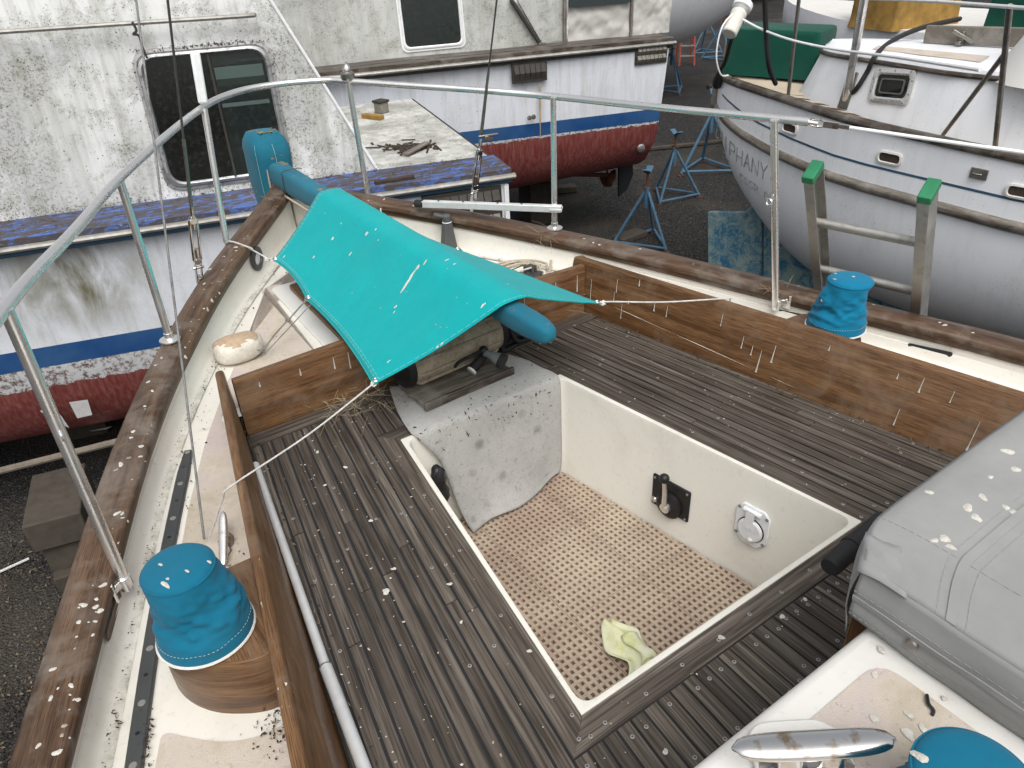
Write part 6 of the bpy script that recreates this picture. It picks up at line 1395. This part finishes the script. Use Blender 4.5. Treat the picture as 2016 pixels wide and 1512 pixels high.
# red step ladder and stand far back
p = g_at(1352, 130); t = thing('red_stepladder', 'red stepladder in the shade behind the red-bottomed cruiser', 'stepladder', p); ex = V((.8, -.6, 0)); ey = V((.6, .8, 0))
for s_ in (-.22, .22):
    for f, mt in ((0, 'stand_red'), (.75, 'stand_red')):
        m = MB(); m.bar(p+ex*s_+ey*f, p+ex*s_*.7+ey*.36+V((0, 0, 1.9)), .05, .03); m.build('rail', MT[mt], t)
for k in range(1, 7): m = MB(); u = k/7; m.bar(p-ex*.22*(1-.3*u)+ey*.36*u+V((0, 0, 1.9*u)), p+ex*.22*(1-.3*u)+ey*.36*u+V((0, 0, 1.9*u)), .08, .03); m.build('step', MT['aluminium_dull'], t)
# ---------------------------------------------------------------- blocking under the near cruiser
def block(name, c, size, rz, label, mat='timber_dark'):
    m = MB(); m.box(c, size, Matrix.Rotation(rz, 3, 'Z')); return tag(m.build(name, MT[mat], bevel=.012, grain=(1, 0, 0)), label, 'timber block', 'timber blocks under the boats')
rz = math.atan2(E1.y, E1.x)
p = atz(112, 985, GROUND+.62); 
block('timber_block', p+V((0, .1, -.12)), (.36, .62, .24), rz+.05, 'top timber block of the stack under the near cruiser at left')
block('timber_block', p+V((.05, .12, -.38)), (.34, .60, .26), rz-.06, 'lower timber block of the stack under the near cruiser at left')
block('timber_block', V((p.x+.1, p.y+.15, GROUND+.07)), (.5, .8, .14), rz+.1, 'wide bottom timber plank of the stack under the near cruiser at left')
a, b = b1.w(-2.6, .25, b1.zg-1.86), b1.w(-.4, .3, b1.zg-1.80); m = MB(); m.tube([a, b], .028, 8); tag(m.build('wooden_pole', MT['timber']), 'thin wooden pole lodged along the bottom edge of the near cruiser', 'pole')
for px, py, sz, rr, lab in ((1240, 470, (.5, .22, .08), .3, 'flat grey board on the gravel under the blue stand'), (1105, 378, (.5, .2, .1), -.2, 'short timber lying below the red bottom of the cruiser'), (1335, 290, (2.4, .1, .06), -.12, 'long timber lying on the gravel behind the empty stand'), (1405, 172, (.4, .12, .08), .2, 'small timber offcut on the gravel left of the pointed stern')):
    p = g_at(px, py); block('timber_board', V((p.x, p.y, GROUND+sz[2]/2+.01)), sz, rz+rr, lab)
m = MB(); a = g_at(0, 1130); b = g_at(60, 1105); m.bar(a+V((0, 0, .02)), b+V((0, 0, .03)), .012, .012); tag(m.build('white_stick', MT['white_strip']), 'thin white stick on the gravel at the lower left edge', 'stick')
for k in range(3):   # keel blocks that carry the cruisers
    for B_, nm in ((b1, 'near'), (b2, 'far')):
        c = B_.w(B_.se-1.2-2.6*k, BEAM/2, 0); h = B_.zg-2.0-GROUND; block('keel_block', V((c.x, c.y, GROUND+h/2)), (.4, .5, h), rz, ('first', 'second', 'third')[k]+' keel block from the stern under the '+nm+' cruiser')
# ---------------------------------------------------------------- boats far back
def far_hull(name, c, d, L, W, zk, zs, mat, label):
    c = V((c[0], c[1], 0)); d = V((math.cos(d), math.sin(d), 0)); s_ = V((-d.y, d.x, 0)); t = thing(name, label, 'boat', V((c.x, c.y, GROUND))); m = MB()
    for sg in (1, -1):
        rows = []
        for u in np.linspace(-1, 1, 25):
            w = W*(1-abs(u)**2.4)**.8+.01; zt = zs+.25*u*u; zb = zk+(zt-zk)*abs(u)**3*.8; rows.append([c+d*u*L+s_*sg*w*(1-v**2.4)**.6+V((0, 0, lerp(zt, zb, v))) for v in np.linspace(0, 1, 10)])
        m.grid(rows if sg > 0 else [list(reversed(r)) for r in rows])
    m.build('hull', mat, t, smooth=60); m = MB(); m.grid([[c+d*u*L+s_*v*(W*(1-abs(u)**2.4)**.8+.01)+V((0, 0, zs+.25*u*u)) for v in (-1, 0, 1)] for u in np.linspace(-1, 1, 25)]); m.build('deck', MT['gelcoat_white'], t)
    m = MB(); m.rings([[c+d*u*L+s_*w+V((0, 0, z)) for u, w in ((-.4, -.06), (.35, -.06), (.35, .06), (-.4, .06))] for z in (GROUND+.05, zk+.3)]); m.build('keel', MT['dark_hull'], t)
    return t
far_hull('white_boat', (11.2, 12.9), rz-.05, 4.8, 1.7, -1.35, 1.3, MT['sail_hull'], 'white hull of a boat far back, its underside showing at the top edge')
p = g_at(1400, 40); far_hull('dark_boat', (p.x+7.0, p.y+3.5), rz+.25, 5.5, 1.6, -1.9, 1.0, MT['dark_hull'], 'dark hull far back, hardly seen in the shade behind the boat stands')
far_hull('grey_boat', (11.4, 3.6), -math.pi/2+.25, 3.8, 1.6, -1.6, .0, MT['sail_hull'], 'pale boat almost hidden behind the white sailing boat, carrying an ochre locker')
# ---------------------------------------------------------------- litter on the gravel, debris on deck
m = MB()
for _ in range(1000):
    x, y = (rnd.uniform(1180, 1560), rnd.uniform(120, 520)) if rnd.random() < .65 else (rnd.uniform(0, 220), rnd.uniform(1050, 1512))
    p = g_at(x, y); p.z = GROUND+.03*nz((p.x, p.y, 0), .5)+.012*nz((p.x, p.y, 0), 2.1); flake(m, p+V((0, 0, .01)), (rnd.gauss(0, .2), rnd.gauss(0, .2), 1), rnd.uniform(.006, .022), rnd.uniform(.003, .008), lift=.012)
tag(m.build('leaf_litter', MT['leaf_litter'], smooth=0), 'dead leaves and wood chips scattered over the gravel', 'leaves')['kind'] = 'stuff'
m = MB()
for _ in range(5200):
    x, y = (rnd.uniform(1150, 1560), rnd.uniform(230, 520)) if rnd.random() < .45 else (rnd.uniform(0, 230), rnd.uniform(1000, 1512))
    p = g_at(x, y); p.z = GROUND+.03*nz((p.x, p.y, 0), .5)+.012*nz((p.x, p.y, 0), 2.1)+.004; r = rnd.uniform(.006, .017); b_ = len(m.v)
    a = rnd.uniform(0, 6); q = [V((math.cos(a+k*2.09)*r*rnd.uniform(.7, 1.2), math.sin(a+k*2.09)*r*rnd.uniform(.7, 1.2), 0)) for k in range(3)]
    i = [m.add(p+v) for v in q]; tp_ = m.add(p+V((rnd.uniform(-.3, .3)*r, rnd.uniform(-.3, .3)*r, r*.9))); 
    for k in range(3): m.face((i[k], i[(k+1) % 3], tp_))
tag(m.build('pebbles', MT['gravel'], smooth=0), 'loose dark pebbles lying on the gravel ground', 'gravel')['kind'] = 'stuff'
m = MB()
def deckbit(px, py, n, sx, sy, L0=.003, L1=.012):
    for _ in range(n):
        x = rnd.gauss(px, sx); y = rnd.gauss(py, sy); h = hit(dk_bvh, x, y)
        if h[0] is not None: flake(m, h[0]+V((0, 0, .006)), (rnd.gauss(0, .3), rnd.gauss(0, .3), 1), rnd.uniform(L0, L1)*.6, rnd.uniform(.001, .0028), lift=.006)
for px, py, n, sx, sy in ((290, 1460, 110, 7, 40), (545, 1430, 110, 22, 35), (400, 800, 30, 18, 40), (428, 715, 30, 8, 14), (300, 1000, 10, 20, 60), (365, 950, 60, 6, 30), (460, 1130, 20, 14, 20), (235, 1420, 14, 6, 14), (575, 440, 40, 10, 14), (545, 520, 20, 14, 20), (300, 1150, 12, 12, 60), (480, 640, 20, 40, 50), (1000, 520, 24, 60, 10)): deckbit(px, py, n, sx, sy)
for s_, y0, y1 in ((-1, -1.1, .8), (1, -1.1, .8)):
    for _ in range(150): y = rnd.uniform(y0, y1); flake(m, V((s_*(xc(y)-rnd.random()**2*.05-.004), y, .005)), (rnd.gauss(0, .3), rnd.gauss(0, .3), 1), rnd.uniform(.003, .01), rnd.uniform(.0012, .003), lift=.006)
for _ in range(70): flake(m, V((rnd.uniform(-.35, .3), rnd.uniform(.6, .77), .005)), (rnd.gauss(0, .3), rnd.gauss(0, .3), 1), rnd.uniform(.003, .014), rnd.uniform(.001, .004), lift=.008)
for _ in range(420):     # gutter line dirt
    y = rnd.uniform(-.8, 2.0); sd = rnd.choice((-1, -1, -1, 1)); p = sheer(y, sd, -.112-abs(rnd.gauss(0, .008)), zdeck(y)+.006); flake(m, p, (rnd.gauss(0, .2), 0, 1), rnd.uniform(.001, .004), rnd.uniform(.0007, .002), lift=.003)
for k_ in range(len(m.m)): m.m[k_] = rnd.choice((0, 0, 0, 1))
m.build('deck_debris', [MT['debris'], MT['leaf_litter']], yacht, smooth=0, kind='stuff')
m = MB()   # dry grass wisps
for px, py, n, z in ((650, 780, 26, .03), (700, 800, 40, .02), (760, 775, 30, .03), (1100, 600, 10, .04), (700, 740, 10, .06), (520, 390, 10, .4), (1090, 470, 8, .27), (1530, 570, 8, .2)):
    for _ in range(n):
        p = atz(px+rnd.gauss(0, 22), py+rnd.gauss(0, 12), z); d = V((rnd.gauss(0, .06), rnd.gauss(0, .06), abs(rnd.gauss(0, .02)))); m.tube([p, p+d*.5+V((0, 0, .006)), p+d], .0007, 3)
m.build('dry_grass', MT['straw'], yacht, smooth=0, kind='stuff')
# ---------------------------------------------------------------- bird droppings
m = MB(); tan = MB()
for _ in range(150):
    t_ = rnd.random()**.8; x = lerp(120, 470, t_)+rnd.gauss(0, 26); y = lerp(1512, 470, t_**.8)+rnd.gauss(0, 20); h = hit(cap_bvh[-1], x, y)
    if h[0] is not None and h[1].z > .3: splat(m if rnd.random() < .7 else tan, h[0], h[1], rnd.choice((.002, .0025, .003, .004, .005, .0065)), rnd.uniform(1, 1.7))
for px, py, sz in ((318, 1000, .016), (292, 752, .014), (318, 705, .012), (104, 1318, .014), (140, 1350, .012), (155, 1225, .012), (112, 1482, .016), (76, 1468, .011), (300, 770, .012), (262, 850, .014), (285, 800, .010), (480, 470, .006), (238, 915, .018), (258, 862, .012), (420, 503, .006), (100, 1375, .012), (190, 1180, .01)):
    h = hit(cap_bvh[-1], px, py)
    if h[0] is not None: splat(m, h[0], h[1], sz*.42, 1.3)
m.build('bird_dropping', MT['dropping'], caps_[-1], smooth=0, kind='stuff'); tan.build('bird_dropping', MT['dropping_tan'], caps_[-1], smooth=0, kind='stuff')
m = MB()
for px, py, sz in ((1150, 470, .008), (1168, 478, .007), (1180, 482, .008), (1260, 490, .008), (1550, 545, .008), (1572, 563, .007), (1720, 600, .009), (1860, 640, .013), (1850, 635, .008), (1915, 655, .008), (815, 405, .012), (725, 395, .006), (1420, 528, .006), (1365, 520, .005)):
    h = hit(cap_bvh[1], px, py)
    if h[0] is not None: splat(m, h[0], h[1], sz*.55, 1.4)
m.build('bird_dropping', MT['dropping'], caps_[1], smooth=0, kind='stuff')
# drips down the right coaming
m = MB()
for px, py, L in ((1225, 608, .07), (1238, 600, .02), (1315, 612, .05), (1424, 628, .05), (1465, 672, .05), (1500, 700, .09), (1516, 720, .08), (1528, 690, .07), (1483, 690, .04), (1705, 815, .09), (1772, 815, .06), (1820, 755, .05), (1848, 835, .2), (1880, 780, .04), (1910, 865, .12), (1930, 840, .1), (1898, 870, .07), (1165, 560, .1), (1175, 600, .12), (1210, 585, .05), (1216, 560, .06), (1260, 560, .03), (1290, 605, .04), (1635, 690, .02), (1770, 745, .02)):
    h = hit(coam_bvh[1], px, py-10)
    if h[0] is None: continue
    p = h[0]; kz = lean_c(p.y)/.27; n = V((-1, -.16, kz)).normalized(); w = rnd.uniform(.0016, .0032); e = V((.16, -1, 0)).normalized(); R_ = []
    for k in range(7):
        u = k/6; ww = w*(.35+.65*u)*(1.6 if k == 6 else 1)*rnd.uniform(.7, 1.2); c = p-V((kz*L*u, 0, L*u)); R_.append([c+n*.0008-e*ww, c+n*.0022, c+n*.0008+e*ww])
    if p.z-L > .01: m.grid(R_)
m.build('bird_drip', MT['dropping'], coams[1], smooth=0, kind='stuff')
m = MB()
for _ in range(90):
    y = rnd.uniform(-1.0, .8); z = rnd.uniform(.06, zco(y)-.01); L = rnd.uniform(.008, .03); kz = lean_c(y)/.27; n = V((1, -.16, kz)).normalized(); p = V((-(xc(y)+kz*(z+.02)), y, z)); e = V((.16, 1, 0)).normalized(); d = (V((kz, 0, -1))+e*rnd.uniform(-.6, .1)).normalized(); m.poly([p+n*.001-e*.0008, p+n*.001+e*.0008, p+n*.001+d*L])
for px, py, sz in ((470, 1000, .008), (520, 1190, .007), (555, 1350, .007), (505, 1100, .006), (562, 1390, .006)):
    h = hit(coam_bvh[-1], px, py)
    if h[0] is not None: splat(m, h[0], h[1], sz, 1.3)
m.build('bird_scratch', MT['dropping'], coams[-1], smooth=0, kind='stuff')
m = MB()
for x, L in ((-.55, .03), (-.42, .05), (-.36, .07), (.45, .09), (.62, .05), (.74, .08), (-.7, .02)):
    p = V((x, .7795, .20)); R_ = [[p+V((-.0022*(.5+u), 0, -L*u)), p+V((0, -.002, -L*u)), p+V((.0022*(.5+u), 0, -L*u))] for u in np.linspace(0, 1, 5)]; m.grid(R_)
m.build('bird_drip', MT['dropping'], coam_aft, smooth=0, kind='stuff')
# on the planks
m = MB(); tan = MB()
for _ in range(300):
    if rnd.random() < .55: y = rnd.uniform(-1.1, .7); x = -lerp(xw(y)+.01, xc(y)-.02, rnd.random())
    elif rnd.random() < .7: y = rnd.uniform(-.9, .7); x = lerp(xw(y)+.01, xc(y)-.02, rnd.random()**.8)
    else: y = rnd.uniform(-1.12, WY0-.01); x = rnd.uniform(-.6, .6)
    s_ = rnd.choice((.001, .0013, .0016, .002, .0028)); splat(m if rnd.random() < .62 else tan, V((x, y, .0032)), (0, 0, 1), s_, rnd.uniform(1, 1.8), h=.0015)
for px, py, sz in ((760, 1165, .02), (775, 1120, .012), (885, 1150, .012), (730, 1025, .012), (625, 890, .012), (680, 920, .013), (1042, 1282, .010), (908, 1225, .009), (640, 955, .01), (1540, 1214, .013), (1420, 1255, .014), (1585, 1180, .011), (1310, 1480, .012)):
    splat(m, atz(px, py, .0032), (0, 0, 1), sz*.5, 1.2)
m.build('bird_dropping', MT['dropping'], teak, smooth=0, kind='stuff'); tan.build('bird_speck', MT['dropping_tan'], teak, smooth=0, kind='stuff')
def drops(bv, par, pts, h=.0022):
    m = MB()
    for px, py, sz, el in pts:
        q = hit(bv, px, py)
        if q[0] is not None: splat(m, q[0], q[1], sz*.6, el, V((.3, -1, -.6)), h=h)
    m.build('bird_dropping', MT['dropping'], par, smooth=0, kind='stuff')
drops(wc1_bvh, wc1, ((364, 1069, .011, 1.5), (316, 1112, .007, 1.4), (412, 1107, .007, 1.2), (369, 1125, .006, 1.8), (326, 1152, .009, 2.4), (330, 1140, .006, 1)))
drops(wc2_bvh, wc2, ((1645, 539, .008, 1), (1680, 545, .008, 1.3), (1643, 550, .005, 3), (1618, 592, .006, 1.6)))
drops(wc3_bvh, wc3, ((1810, 1490, .012, 1.6),))
m = MB()
for px, py, sz in ((1722, 1415, .012), (1790, 1408, .011), (1818, 1435, .012), (1788, 1445, .016), (1722, 1328, .010), (1650, 1385, .004), (1660, 1390, .004), (1673, 1400, .004), (1640, 1392, .004), (1736, 1280, .012), (1860, 1375, .008)): splat(m, atz(px, py, ZR+.0042), (0, 0, 1), sz*.55, 1.3)
m.build('bird_dropping', MT['dropping'], roof, smooth=0, kind='stuff')
m = MB(); m.tube(smooth_path([atz(1825, 1368, ZR+.008), atz(1828, 1385, ZR+.01), atz(1838, 1398, ZR+.008), atz(1835, 1408, ZR+.006)], 4), .003, 6); tag(m.build('twig', MT['black']), 'small dark curved twig on the cabin roof above the teal winch cover', 'twig')
